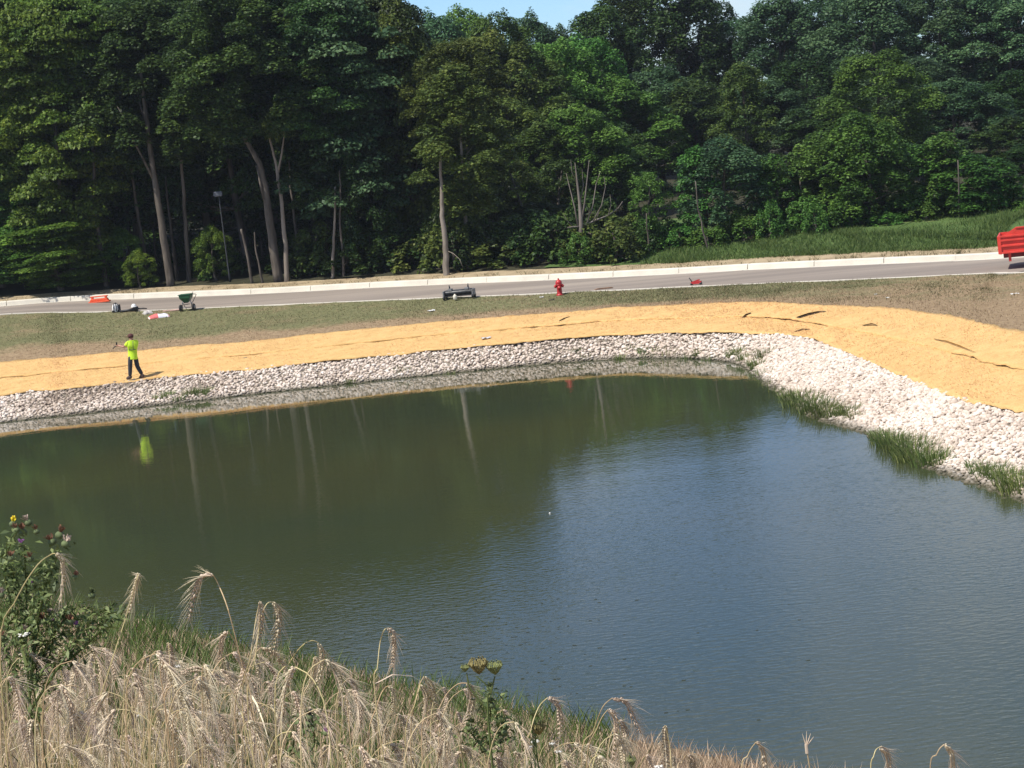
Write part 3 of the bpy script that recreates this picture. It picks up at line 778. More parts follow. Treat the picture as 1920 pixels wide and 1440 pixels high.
def top_scale(var, px, ytop, D, zg):
    H = HV[var]
    return (at_y(px, ytop, D).z - zg) / H
KP = off4(tt, 7.1, 0.0); KX = np.array([to_px(Vector(p))[0] for p in KP]); _o = np.argsort(KX)
def kerbD(px): return float(np.interp(px, KX[_o], KP[_o, 1]))
def shiftD(px, D): return D + kerbD(px) - 103.0 + (2.2 if px < 70 else 0) if px < 1110 else D
def tree_px(name, var, mat, px, ytop, D, wscale, label, group, cat='tree', crown_name='crown'):
    D = shiftD(px, D)
    # px is where the top shows; the foot stands straight below it
    p = at_y(px, ytop, D); zg = ground_z(p.x, D, 2.0) - 0.08
    hs = max(0.25, top_scale(var, px, ytop, D, zg))
    return tree(name, var, mat, p.x, D, hs, wscale, label, cat, group, z=zg, crown_name=crown_name)

rt = random.Random(21)
# --- tall wood on the rise behind the grass hill (far right)
LB = 'tall @ tree in the dense wood behind the grass hill'; GB = 'tall trees of the wood behind the grass hill'
for px, yt, D, w, v, m in [
    (1120, 12, 152, 1.0, 'oak_c', M_leaf_dark), (1175, -22, 160, 1.15, 'oak_a', M_leaf_dark), (1255, -40, 158, 1.25, 'oak_c', M_leaf_dark), (1310, -12, 164, 0.95, 'oak_b', M_leaf_dark),
    (1372, 34, 160, 1.0, 'oak_a', M_leaf_blue), (1455, -6, 156, 1.2, 'oak_c', M_leaf_blue), (1492, 6, 164, 1.0, 'oak_d', M_leaf_dark), (1560, -18, 158, 1.2, 'oak_a', M_leaf_blue),
    (1625, -22, 150, 1.2, 'oak_c', M_leaf_blue), (1690, -30, 160, 1.2, 'oak_b', M_leaf_blue), (1755, -20, 152, 1.2, 'oak_a', M_leaf_blue), (1815, -10, 158, 1.2, 'oak_c', M_leaf_dark),
    (1880, -14, 150, 1.2, 'oak_a', M_leaf_blue), (1945, -20, 156, 1.3, 'oak_b', M_leaf_dark), (2020, -30, 154, 1.3, 'oak_c', M_leaf_blue), (2100, -30, 152, 1.3, 'oak_a', M_leaf_dark), (2200, -30, 156, 1.3, 'oak_b', M_leaf_dark),
    (2300, -30, 152, 1.3, 'oak_c', M_leaf_dark), (2420, -40, 154, 1.3, 'oak_a', M_leaf_dark)]:
    tree_px('broadleaf_tree', v, m, px, yt, D, w, LB, GB)
# second rank, lower and nearer
LC = 'middle-height @ tree in the wood edge above the grass hill'; GC = 'second rank of the wood above the grass hill'
for px, yt, D, w, v, m in [
    (1150, 150, 134, 0.95, 'oak_c', M_leaf_mid), (1225, 130, 138, 0.95, 'oak_a', M_leaf_blue), (1290, 150, 136, 0.9, 'oak_b', M_leaf_dark), (1430, 150, 140, 0.95, 'oak_c', M_leaf_blue),
    (1505, 110, 142, 0.9, 'oak_a', M_leaf_dark), (1700, 110, 138, 0.95, 'oak_a', M_leaf_blue), (1780, 150, 132, 0.9, 'oak_c', M_leaf_blue), (1850, 160, 138, 1.0, 'oak_b', M_leaf_dark),
    (1930, 130, 136, 1.0, 'oak_a', M_leaf_dark), (2020, 120, 136, 1.1, 'oak_c', M_leaf_dark), (2120, 120, 136, 1.1, 'oak_a', M_leaf_dark),
    (1560, 180, 136, 0.9, 'oak_b', M_leaf_dark), (1340, 170, 142, 0.9, 'oak_a', M_leaf_dark), (1385, 250, 132, 0.8, 'oak_d', M_leaf_dark), (1640, 210, 138, 0.9, 'oak_c', M_leaf_dark)]:
    tree_px('broadleaf_tree', v, m, px, yt, D, w, LC, GC)
tree_px('broadleaf_tree', 'oak_a', M_leaf_mid, 1640, 98, 126, 0.85, 'bright green rounded tree standing out from the darker wood above the hill', None)
tree_px('broadleaf_tree', 'oak_d', M_leaf_olive, 1388, 118, 128, 0.72, 'narrow yellowish green tree between darker trees above the hill', None)
# --- middle of the wood, seen under the sky gap
LM = '@ tree in the middle of the wood, under the sky gap'; GM = 'olive trees under the sky gap'
for px, yt, D, w, v, m in [
    (815, 28, 150, 0.9, 'oak_c', M_leaf_blue), (868, 14, 158, 0.8, 'oak_b', M_leaf_mid), (930, 28, 152, 0.9, 'oak_a', M_leaf_mid), (985, 30, 160, 0.8, 'oak_c', M_leaf_blue), (1035, 52, 162, 0.75, 'oak_b', M_leaf_blue)]:
    tree_px('broadleaf_tree', v, m, px, yt, D, w, 'distant @ tree whose top shows against the sky gap', 'tree tops against the sky gap')
for px, yt, D, w, v, m in [
    (835, 72, 136, 0.95, 'oak_a', M_leaf_olive), (905, 66, 132, 1.0, 'oak_c', M_leaf_olive), (975, 92, 134, 0.9, 'oak_a', M_leaf_olive), (1040, 78, 138, 0.9, 'oak_b', M_leaf_mid), (1095, 70, 142, 0.9, 'oak_c', M_leaf_mid),
    (945, 180, 124, 0.75, 'oak_d', M_leaf_olive), (1010, 230, 122, 0.75, 'oak_d', M_leaf_olive), (870, 210, 122, 0.7, 'oak_d', M_leaf_olive), (1075, 200, 124, 0.8, 'oak_c', M_leaf_mid), (800, 170, 126, 0.7, 'oak_b', M_leaf_dark)]:
    tree_px('broadleaf_tree', v, m, px, yt, D, w, LM, GM)
for px, yt, D, w, v, m in [(760, 330, 112, 0.75, 'ash_a', M_leaf_mid), (905, 360, 113, 0.8, 'ash_c', M_leaf_olive), (960, 300, 114, 0.85, 'ash_c', M_leaf_olive), (1010, 380, 113, 0.9, 'ash_a', M_leaf_dark),
                           (870, 420, 112, 0.7, 'ash_a', M_leaf_dark), (1045, 300, 117, 0.9, 'ash_c', M_leaf_dark), (1140, 290, 118, 0.9, 'ash_c', M_leaf_dark), (1160, 240, 122, 0.95, 'ash_a', M_leaf_dark), (700, 400, 114, 0.7, 'ash_a', M_leaf_dark)]:
    tree_px('young_tree', v, m, px, yt, D, w, 'low shaded @ young tree filling the wood edge behind the road', 'shaded young trees at the wood edge')
# --- young trees and thicket along the foot of the hill wood
LY = '@ young tree at the foot of the wood, beside the grass hill'; GY = 'young trees beside the grass hill'
for px, yt, D, w, v, m in [
    (1212, 322, 107, 0.62, 'ash_c', M_leaf_mid), (1300, 270, 109, 0.85, 'ash_b', M_leaf_mid), (1350, 262, 112, 0.95, 'ash_a', M_leaf_blue), (1405, 300, 110, 0.8, 'ash_c', M_leaf_mid), (1445, 285, 111, 0.85, 'ash_b', M_leaf_mid),
    (1500, 300, 114, 0.8, 'ash_a', M_leaf_dark), (1575, 325, 112, 0.85, 'ash_a', M_leaf_mid), (1640, 300, 115, 0.9, 'ash_c', M_leaf_mid), (1700, 275, 116, 0.95, 'ash_a', M_leaf_mid), (1765, 245, 118, 1.15, 'ash_b', M_leaf_mid),
    (1820, 290, 117, 1.0, 'ash_a', M_leaf_mid), (1860, 340, 116, 0.8, 'ash_b', M_leaf_mid), (1900, 220, 126, 1.0, 'ash_a', M_leaf_dark), (1540, 250, 120, 0.9, 'ash_a', M_leaf_mid), (1610, 215, 122, 1.0, 'ash_a', M_leaf_mid), (1950, 260, 122, 1.0, 'ash_a', M_leaf_dark), (2010, 260, 120, 1.0, 'ash_c', M_leaf_mid)]:
    if px < 1880:
        D = min(122.0, max(kerbD(px) + 5, pick(px + 15, float(np.interp(px, [1200, 1300, 1500, 1700, 1920], [474, 462, 430, 408, 385]))).y)) + rt.uniform(0, 2.5)
    tree_px('young_tree', v, m, px, yt, D, w, LY, GY)
LT = '@ bush at the foot of the wood, in the long hill grass'; GT = 'bushes in the long hill grass'
for i in range(30):
    px = 1110 + i * 28 + rt.uniform(-12, 12)
    base = np.interp(px, [1100, 1300, 1500, 1700, 1920], [492, 462, 438, 412, 388]) + rt.uniform(-6, 6)
    p = pick(px, base); D = min(max(p.y, kerbD(px) + 3), 120)
    x = at_y(px, base, D).x
    tree('leafy_bush', rt.choice(['bush_a', 'bush_b']), rt.choice([M_leaf_bush, M_leaf_bush, M_leaf_mid]), x, D, rt.uniform(0.3, 1.0), rt.uniform(0.5, 1.1), LT, 'bush', GT, crown_name='foliage')
D = kerbD(1090) + 2.2; p = at_y(1090, 500, D); tree('leafy_bush', 'bush_a', M_leaf_bush, p.x, D, 0.75, 0.62, 'round green bush under the bare dead tree', 'bush', crown_name='foliage')

LK = '@ shrub at the shaded skirt of the wood behind the roadside strip'; GK = 'shrubs at the shaded skirt of the wood'
for i in range(38):
    px = 560 + i * 17.5 + rt.uniform(-8, 8); D = kerbD(px) + rt.choice([3.2, 4.5, 6, 8]) + rt.uniform(-.5, .5)
    x = at_y(px, 500, D).x
    tree('leafy_shrub', rt.choice(['bush_a', 'bush_b']), rt.choice([M_leaf_dark, M_leaf_dark, M_leaf_olive]), x, D, rt.uniform(0.6, 1.5), rt.uniform(0.8, 1.4), LK, 'shrub', GK, crown_name='foliage')
for i in range(16):
    px = -30 + i * 38 + rt.uniform(-12, 12); D = kerbD(px) + rt.choice([5, 7, 9]) + rt.uniform(-.5, .5)
    x = at_y(px, 520, D).x
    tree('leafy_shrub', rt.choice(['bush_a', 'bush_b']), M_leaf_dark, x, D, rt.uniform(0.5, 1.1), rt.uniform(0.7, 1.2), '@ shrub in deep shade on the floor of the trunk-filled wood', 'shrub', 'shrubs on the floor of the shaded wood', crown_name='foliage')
# --- the left wood: trunks traced one by one, crowns on top
def traced_trunk(px_path, r0, D, mat, label, group=None, branches=(), crowns=(), name='forest_tree', r1=0.35, foot_drop=0.1):
    D = shiftD(px_path[0][0], D); P = [at_y(x, y, D) for x, y in px_path]
    zg = ground_z(P[0].x, D, 2.2); P[0].z = min(P[0].z, zg) - foot_drop
    e = empty(name, P[0], label, 'tree', group); o0 = P[0].copy()
    # soften the path
    Q = []
    for i in range(len(P) - 1):
        for k in range(3):
            q = P[i].lerp(P[i + 1], k / 3); Q.append(q + Vector((rt.uniform(-.03, .03), rt.uniform(-.05, .05), 0)) * (1 if i + k else 0))
    Q.append(P[-1]); n = len(Q) - 1
    m = MB(); m.tube([q - o0 for q in Q], [r0 * (1.25 if i == 0 else 1) * (1 - (1 - r1) * i / n) for i in range(n + 1)], 8)
    m.build('trunk', mat, e, True)
    for bp, br, dy in branches:
        B = [at_y(x, y, D) + Vector((0, dy * k / max(1, len(bp) - 1), 0)) for k, (x, y) in enumerate(bp)]
        m = MB(); nb = len(B) - 1
        m.tube([q - o0 for q in B], [br * (1 - 0.75 * i / nb) for i in range(nb + 1)], 6); m.build('branch', mat, e, True)
    for v, cm, cx, cy, dy, ws, hs in crowns:
        if hs > 0.6: hs = min(hs, (at_y(cx - 40, rt.uniform(-28, 0), D).z - at_y(cx, cy, D).z) / HV[v])
        c = at_y(cx, cy, D) + Vector((0, dy, 0)) - o0                      # foot point of the crown's own frame
        o = bpy.data.objects.new('crown', crown_mesh(v, cm)); COL.objects.link(o); o.parent = e; o.location = c; o.scale = (ws, ws, hs); o.rotation_euler.z = rt.uniform(0, 6.28)
    return e
# (path bottom to top, radius, depth, material, label, branches, crowns)
traced_trunk([(146, 552), (135, 500), (122, 440), (110, 330), (100, 180)], 0.17, 105.5, M_bark, 'leaning trunk under low leafy maple boughs beside the orange barrier', crowns=[('maple_a', M_leaf_maple, 120, 520, 0.5, 0.9, 1.12)])
traced_trunk([(200, 545), (190, 480), (183, 430), (172, 370), (177, 330), (174, 280), (160, 230), (148, 190)], 0.13, 105.5, M_bark, 'crooked slim tree trunk with a kink, behind the black backpack sprayer', crowns=[('maple_b', M_leaf_maple, 165, 420, 1.0, 0.8, 1.1)], branches=[([(178, 302), (205, 292), (232, 272)], 0.05, -0.5)])
traced_trunk([(322, 545), (310, 470), (300, 400), (290, 340), (282, 290), (276, 230), (268, 180), (263, 130)], 0.21, 105, M_bark, 'tallest straight grey trunk in the wood behind the green spreader', crowns=[('oak_b', M_leaf_dark, 300, 380, 1.5, 1.0, 1.0)], branches=[([(287, 335), (268, 295), (252, 262), (240, 225), (225, 200)], 0.07, -0.8), ([(279, 250), (262, 200), (250, 160)], 0.05, 0.5)])
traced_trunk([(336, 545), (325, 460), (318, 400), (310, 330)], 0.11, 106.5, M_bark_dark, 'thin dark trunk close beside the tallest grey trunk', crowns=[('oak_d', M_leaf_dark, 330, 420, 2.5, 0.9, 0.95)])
traced_trunk([(357, 545), (350, 470), (346, 390), (341, 320), (340, 270), (333, 220)], 0.13, 106, M_bark, 'grey trunk with a crooked side branch behind the green spreader', crowns=[('maple_b', M_leaf_dark, 350, 330, 2.0, 0.9, 0.95)], branches=[([(343, 305), (330, 290), (325, 250), (318, 225), (300, 232)], 0.045, -0.3)])
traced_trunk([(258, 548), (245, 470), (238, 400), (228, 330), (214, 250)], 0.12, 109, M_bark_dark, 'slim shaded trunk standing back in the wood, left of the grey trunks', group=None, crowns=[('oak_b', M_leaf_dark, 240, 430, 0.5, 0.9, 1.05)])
traced_trunk([(282, 547), (270, 470), (258, 400), (248, 330), (240, 240)], 0.13, 108, M_bark, 'shaded trunk with a pale broken stub high up', crowns=[('maple_b', M_leaf_dark, 270, 400, 1.0, 0.9, 1.0)], branches=[([(250, 300), (247, 270), (246, 240)], 0.12, -0.35)])
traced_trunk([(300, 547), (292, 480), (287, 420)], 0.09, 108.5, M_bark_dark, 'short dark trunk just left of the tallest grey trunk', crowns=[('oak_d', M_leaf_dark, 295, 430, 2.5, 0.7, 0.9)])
traced_trunk([(525, 533), (512, 460), (503, 400), (497, 350), (485, 305), (468, 275), (452, 245)], 0.25, 105, M_bark, 'thick trunk bending over to one side, in the wood behind the road', crowns=[('oak_a', M_leaf_dark, 470, 352, -0.5, 0.95, 0.95)], branches=[([(500, 385), (490, 350), (482, 310)], 0.11, -0.2)])
traced_trunk([(538, 533), (535, 460), (528, 380), (520, 320), (512, 290), (505, 250)], 0.12, 104.5, M_bark_pale, 'slim pale trunk forking into two, beside the thick bending trunk', crowns=[('bush_a', M_leaf_olive, 528, 270, -0.3, 0.55, 1.0), ('oak_d', M_leaf_dark, 520, 230, 2.0, 0.8, 0.8)], branches=[([(521, 325), (528, 290), (533, 255), (530, 215), (526, 195)], 0.06, -0.2)])
traced_trunk([(566, 500), (555, 430), (545, 350), (540, 290)], 0.10, 108, M_bark, 'thin grey trunk set back behind the forked pale trunk', crowns=[('oak_b', M_leaf_dark, 560, 380, 2.0, 0.8, 0.95)], foot_drop=0.4)
traced_trunk([(475, 537), (466, 490), (456, 440), (452, 430)], 0.08, 104.8, M_bark, 'short leaning broken trunk near the lamp post in the wood', r1=0.7)
traced_trunk([(494, 537), (486, 500), (480, 470), (477, 435)], 0.06, 104.8, M_bark, 'thin broken snag beside the thick bending trunk', r1=0.5)
traced_trunk([(622, 530), (625, 480), (626, 430), (628, 380), (628, 350)], 0.085, 104.6, M_bark_pale, 'crooked pale thin trunk, first of the slim pair past the thick trunk', crowns=[('maple_b', M_leaf_dark, 620, 330, 1.5, 0.7, 0.85)])
traced_trunk([(646, 530), (642, 480), (638, 420), (638, 360), (636, 320)], 0.075, 104.8, M_bark, 'darker thin trunk, second of the slim pair, with a broken side stub', crowns=[('oak_d', M_leaf_dark, 640, 330, 1.5, 0.7, 0.85)], branches=[([(643, 500), (650, 492), (652, 480)], 0.025, -0.2)])
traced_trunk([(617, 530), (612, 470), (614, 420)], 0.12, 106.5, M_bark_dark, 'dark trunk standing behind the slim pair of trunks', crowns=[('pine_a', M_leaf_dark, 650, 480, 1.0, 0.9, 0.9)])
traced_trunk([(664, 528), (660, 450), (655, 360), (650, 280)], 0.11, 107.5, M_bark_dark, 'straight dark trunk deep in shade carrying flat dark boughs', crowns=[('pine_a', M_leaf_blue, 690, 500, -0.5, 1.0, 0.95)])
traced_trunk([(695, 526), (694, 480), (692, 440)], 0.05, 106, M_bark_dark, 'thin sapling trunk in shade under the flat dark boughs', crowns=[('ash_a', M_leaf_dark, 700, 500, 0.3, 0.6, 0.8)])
traced_trunk([(837, 527), (836, 480), (833, 440), (829, 405), (829, 370), (827, 330), (824, 270)], 0.155, 104, M_bark_pale, 'solitary pale straight trunk standing free behind the kerb, near the grey roller frame', crowns=[('oak_d', M_leaf_olive, 880, 440, 1.2, 0.85, 0.55)], branches=[([(838, 470), (850, 475), (862, 485), (868, 500)], 0.025, -0.5)])
traced_trunk([(880, 520), (874, 430), (866, 330), (864, 240), (860, 185)], 0.11, 107.0, M_bark_pale, 'pale upper trunk showing through olive leaves behind the solitary trunk', crowns=[('oak_b', M_leaf_olive, 872, 330, 1.5, 0.7, 0.46)], branches=[([(866, 305), (878, 285), (886, 275)], 0.03, -0.2)])
# crowns and rows that fill the left wood behind the traced trunks
LW = 'tall crowded @ tree of the shaded wood behind the road'; GW = 'crowded trees of the shaded left wood'
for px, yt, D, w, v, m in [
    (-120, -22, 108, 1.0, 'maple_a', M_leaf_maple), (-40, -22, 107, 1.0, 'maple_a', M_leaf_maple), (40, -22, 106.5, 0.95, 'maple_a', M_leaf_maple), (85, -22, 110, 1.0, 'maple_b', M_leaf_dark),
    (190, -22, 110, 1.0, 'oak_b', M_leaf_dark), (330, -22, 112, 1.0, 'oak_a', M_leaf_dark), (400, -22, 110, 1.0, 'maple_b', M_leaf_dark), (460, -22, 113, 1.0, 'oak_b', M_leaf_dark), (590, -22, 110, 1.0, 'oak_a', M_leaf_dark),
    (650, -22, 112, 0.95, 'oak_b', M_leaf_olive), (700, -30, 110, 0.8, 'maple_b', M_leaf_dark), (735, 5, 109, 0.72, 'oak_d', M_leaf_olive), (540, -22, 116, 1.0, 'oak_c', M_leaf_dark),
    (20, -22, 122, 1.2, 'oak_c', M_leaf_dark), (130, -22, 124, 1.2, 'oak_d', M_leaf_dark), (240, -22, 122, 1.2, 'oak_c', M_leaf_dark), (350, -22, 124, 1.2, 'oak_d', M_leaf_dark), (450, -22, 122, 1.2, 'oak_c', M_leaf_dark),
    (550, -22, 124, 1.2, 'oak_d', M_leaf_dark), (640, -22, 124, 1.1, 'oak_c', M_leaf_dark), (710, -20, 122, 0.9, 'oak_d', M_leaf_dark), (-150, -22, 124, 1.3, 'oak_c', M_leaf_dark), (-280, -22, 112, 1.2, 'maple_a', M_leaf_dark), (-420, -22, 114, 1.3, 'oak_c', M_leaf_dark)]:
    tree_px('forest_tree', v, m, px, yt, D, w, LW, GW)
LS = '@ understorey tree in deep shade between the trunks'; GS = 'understorey between the trunks'
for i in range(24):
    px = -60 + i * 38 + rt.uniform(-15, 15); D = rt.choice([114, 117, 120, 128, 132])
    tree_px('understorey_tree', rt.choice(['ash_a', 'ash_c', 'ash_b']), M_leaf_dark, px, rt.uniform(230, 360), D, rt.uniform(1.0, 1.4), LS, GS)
for px, yt, D, w in [(40, 330, 104.6, 0.75), (95, 400, 104.8, 0.7), (-30, 300, 104.6, 0.8), (225, 430, 106, 0.45), (255, 470, 104.6, 0.35), (392, 425, 106, 0.42)]:
    tree_px('young_maple', 'maple_a' if w > 0.6 else 'ash_a', M_leaf_maple, px, yt, D, w, 'sunlit @ young maple leaning out over the roadside', 'sunlit young maples by the road')

# bare dead tree
D = kerbD(1090) + 3.5; P0 = at_y(1090, 478, D); P0.z = ground_z(P0.x, D, 1.9) - 0.1
e = empty('dead_tree', P0, 'bare dead grey tree with upright leafless branches at the wood edge', 'tree')
def dpath(pts, dy=0.0): return [at_y(x, y, D) + Vector((0, dy * i / len(pts), 0)) - P0 for i, (x, y) in enumerate(pts)]
m = MB(); m.tube([Vector((0, 0, 0))] + dpath([(1089, 445), (1090, 420), (1087, 380), (1082, 340), (1078, 305)]), [0.15, 0.13, 0.11, 0.07, 0.045, 0.012], 7); m.build('trunk', M_dead, e, True)
for pts, rr, dy in [([(1089, 428), (1100, 420), (1118, 413), (1140, 405), (1160, 390), (1168, 378)], 0.07, 0.3), ([(1089, 425), (1075, 425), (1055, 428), (1038, 433)], 0.045, -0.3), ([(1084, 428), (1078, 390), (1068, 350), (1062, 325)], 0.045, 0.4), ([(1090, 420), (1096, 380), (1100, 340), (1104, 300)], 0.05, -0.4),
                    ([(1100, 420), (1112, 385), (1118, 345), (1126, 322)], 0.04, 0.3), ([(1112, 415), (1128, 385), (1135, 350), (1132, 330)], 0.035, -0.2), ([(1087, 385), (1094, 350), (1092, 318)], 0.03, 0.4), ([(1140, 405), (1146, 385), (1144, 365)], 0.025, 0.2), ([(1075, 425), (1062, 412), (1056, 398)], 0.025, -0.3), ([(1095, 432), (1120, 445), (1138, 455)], 0.03, -0.5), ([(1118, 413), (1124, 395), (1130, 382)], 0.02, 0.3), ([(1082, 345), (1072, 322), (1070, 300)], 0.02, -0.2)]:
    m = MB(); Q = dpath(pts, dy); m.tube(Q, [rr * (1 - 0.8 * i / (len(Q) - 1)) for i in range(len(Q))], 5); m.build('branch', M_dead, e, True)
# sapling stems that show pale at the foot of the hill wood
for pts, D, lab in [([(1328, 468), (1318, 430), (1310, 392), (1304, 340)], 106, 'slim pale leaning sapling trunk at the foot of the young trees'), ([(1445, 426), (1444, 400), (1440, 360)], 108, 'thin pale sapling stem between two young trees by the hill'), ([(1505, 430), (1502, 380), (1500, 330)], 111, 'vine-covered grey trunk between the young trees by the hill'), ([(1798, 408), (1798, 360), (1796, 300)], 113.5, 'thin bare upright stem in front of the broad young tree by the hill'), ([(1218, 478), (1214, 440), (1212, 400)], 104.5, 'thin pale stem of the small narrow tree beside the dead tree')]:
    traced_trunk(pts, 0.05, pick(pts[0][0], pts[0][1]).y, M_bark, lab, name='sapling', r1=0.5)
#@@SECTION4
# ------------------------------------------------------------------ things on the verge and the road
def skin(name, verts, edges, radii, mat, parent, sub=2):
    me = bpy.data.meshes.new('tmp'); me.from_pydata(verts, edges, []); ob = bpy.data.objects.new('tmp', me); COL.objects.link(ob)
    md = ob.modifiers.new('s', 'SKIN'); md.use_smooth_shade = True
    for i, rr in enumerate(radii): me.skin_vertices[0].data[i].radius = rr if hasattr(rr, '__len__') else (rr, rr)
    me.skin_vertices[0].data[0].use_root = True
    ob.modifiers.new('u', 'SUBSURF').levels = sub
    dg = bpy.context.evaluated_depsgraph_get(); dg.update()
    out = bpy.data.meshes.new_from_object(ob.evaluated_get(dg)); out.name = name
    bpy.data.objects.remove(ob); bpy.data.meshes.remove(me)
    out.materials.clear()
    return link(name, out, mat, parent, True)

# --- person walking on the blanket
foot = pick(252, 712)
per = empty('person', foot, 'person in lime yellow safety shirt and dark trousers walking on the straw blanket', 'person')
per.rotation_euler = (0, R(4.0), 0)
M_skin = plain('skin', (0.42, 0.22, 0.15), 0.6, var=0.08)
M_hiviz = plain('lime_shirt', (0.58, 0.86, 0.03), 0.75, var=0.06, scale=6, bump=0.3)
M_trouser = plain('dark_trousers', (0.030, 0.032, 0.040), 0.85, var=0.25, bump=0.3)
M_boot = plain('brown_boots', (0.075, 0.048, 0.038), 0.8, var=0.2)
M_cap = plain('maroon_cap', (0.085, 0.022, 0.022), 0.8, var=0.2)
M_reflect = plain('grey_tape', (0.10, 0.12, 0.06), 0.6, var=0.1)
J = dict(pel=(0, 0, .95), sp=(0, 0, 1.13), ch=(0, -.005, 1.33), nk=(-.015, .01, 1.50), hd=(-.035, .02, 1.60), ht=(-.035, .02, 1.72),
         sl=(-.14, -.13, 1.41), el=(-.31, -.06, 1.27), hl=(-.52, .05, 1.32), fl=(-.58, .07, 1.34),
         sr=(.13, .14, 1.41), er=(.02, .27, 1.22), hr=(-.28, .30, 1.25), fr=(-.35, .30, 1.27),
         pl=(-.085, -.07, .88), kl=(-.12, -.05, .50), al=(-.15, -.03, .10), tl=(-.31, .05, .045),
         pr=(.085, .07, .88), kr=(.13, .08, .50), ar=(.30, .10, .13), tr=(.17, .18, .04))
keys = list(J); ix = {k: i for i, k in enumerate(keys)}
E = [('pel', 'sp'), ('sp', 'ch'), ('ch', 'nk'), ('nk', 'hd'), ('hd', 'ht'), ('ch', 'sl'), ('sl', 'el'), ('el', 'hl'), ('hl', 'fl'), ('ch', 'sr'), ('sr', 'er'), ('er', 'hr'), ('hr', 'fr'), ('pel', 'pl'), ('pl', 'kl'), ('kl', 'al'), ('al', 'tl'), ('pel', 'pr'), ('pr', 'kr'), ('kr', 'ar'), ('ar', 'tr')]
rad = dict(pel=.14, sp=.13, ch=.145, nk=.06, hd=.085, ht=.07, sl=.07, el=.045, hl=.035, fl=.028, sr=.07, er=.045, hr=.035, fr=.028, pl=.095, kl=.065, al=.045, tl=.035, pr=.095, kr=.065, ar=.045, tr=.035)
skin('body', [J[k] for k in keys], [(ix[a], ix[c]) for a, c in E], [rad[k] for k in keys], M_skin, per)
sv = [(0, 0, .775), (0, 0, .98), (0, 0, 1.16), (0, -.005, 1.34), (-.01, .005, 1.475), (-.145, -.135, 1.415), (-.27, -.08, 1.305), (.135, .145, 1.415), (.06, .23, 1.27), (0, 0, .79)]
skin('shirt', sv, [(0, 9), (9, 1), (1, 2), (2, 3), (3, 4), (3, 5), (5, 6), (3, 7), (7, 8)], [(.20, .19), (.19, .175), (.185, .165), (.195, .165), .085, .105, .085, .105, .08, (.20, .19)], M_hiviz, per)
tv = [(0, 0, .90), (-.085, -.07, .86), (-.12, -.05, .50), (-.15, -.03, .14), (.085, .07, .86), (.13, .08, .50), (.29, .10, .17)]
skin('trousers', tv, [(0, 1), (1, 2), (2, 3), (0, 4), (4, 5), (5, 6)], [(.11, .10), .105, .088, .072, .105, .088, .072], M_trouser, per)
for a, t in (('al', 'tl'), ('ar', 'tr')):
    A, T = Vector(J[a]), Vector(J[t]); H = A - (T - A).normalized() * 0.06; H.z = T.z
    skin('boot', [tuple(A + Vector((0, 0, .08))), tuple(A), tuple(H + Vector((0, 0, .02))), tuple(T)], [(0, 1), (1, 2), (1, 3)], [.068, .066, .055, .052], M_boot, per)
hair = MB(); hair.lathe([(0.0, -0.03), (.098, -0.03), (.106, .03), (.10, .075), (.075, .11), (.03, .128), (0.0, .13)], 14, (-.035, .025, 1.635)); hair.box((-.15, .10, 1.635), (.13, .13, .018), Matrix.Rotation(R(-40), 3, 'Z')); hair.build('cap', M_cap, per, True)
# dark tape lines on the back of the shirt (follow the camera-facing back of the torso)
for x0 in (-.075, .065):
    t_ = MB(); t_.tube([(x0, -.172, 1.18), (x0 + .0, -.183, 1.30), (x0 * .95, -.165, 1.42), (x0 * .9, -.10, 1.485)], .013, 5); t_.build('shirt_stripe', M_reflect, per, True)
t_ = MB(); t_.tube([(-.165, -.09, 1.17), (-.10, -.158, 1.165), (0, -.176, 1.16), (.10, -.158, 1.165), (.165, -.09, 1.17)], .014, 5); t_.build('shirt_stripe', M_reflect, per, True)
# fingers closing on the tool, one chain each
for side, sg in (('l', 1), ('r', 1)):
    h0 = Vector(J['f' + side])
    for k in range(4):
        o_ = Vector((0, (k - 1.5) * .017, 0)); L = (.045, .055, .052, .04)[k]
        f_ = MB(); f_.tube([h0 + o_, h0 + o_ + Vector((-L * .6, 0, -.004)), h0 + o_ + Vector((-L * .75, 0, -.03)), h0 + o_ + Vector((-L * .3, 0, -.045))], [.010, .009, .0085, .006], 5); f_.build('finger', M_skin, per, True)
    f_ = MB(); f_.tube([h0 + Vector((.03, -.03, 0)), h0 + Vector((-.0, -.045, -.018)), h0 + Vector((-.03, -.03, -.036))], [.011, .010, .007], 5); f_.build('thumb', M_skin, per, True)
Rt = Matrix.Rotation(R(4.0), 3, 'Y')
tl = empty('staple_tool', foot + Rt @ Vector((-.60, .07, 1.31)), 'dark hand tool held out by the person in the lime shirt', 'hand tool')
t_ = MB(); t_.tube([(-.16, .02, -.10), (-.08, .01, -.02), (.10, -.01, .015)], [.018, .02, .016], 6); t_.build('handle', M_black, tl, True)
t_ = MB(); t_.box((.015, 0, .075), (.05, .05, .13)); t_.build('head', M_metal_dk, tl, bevel=0.006)

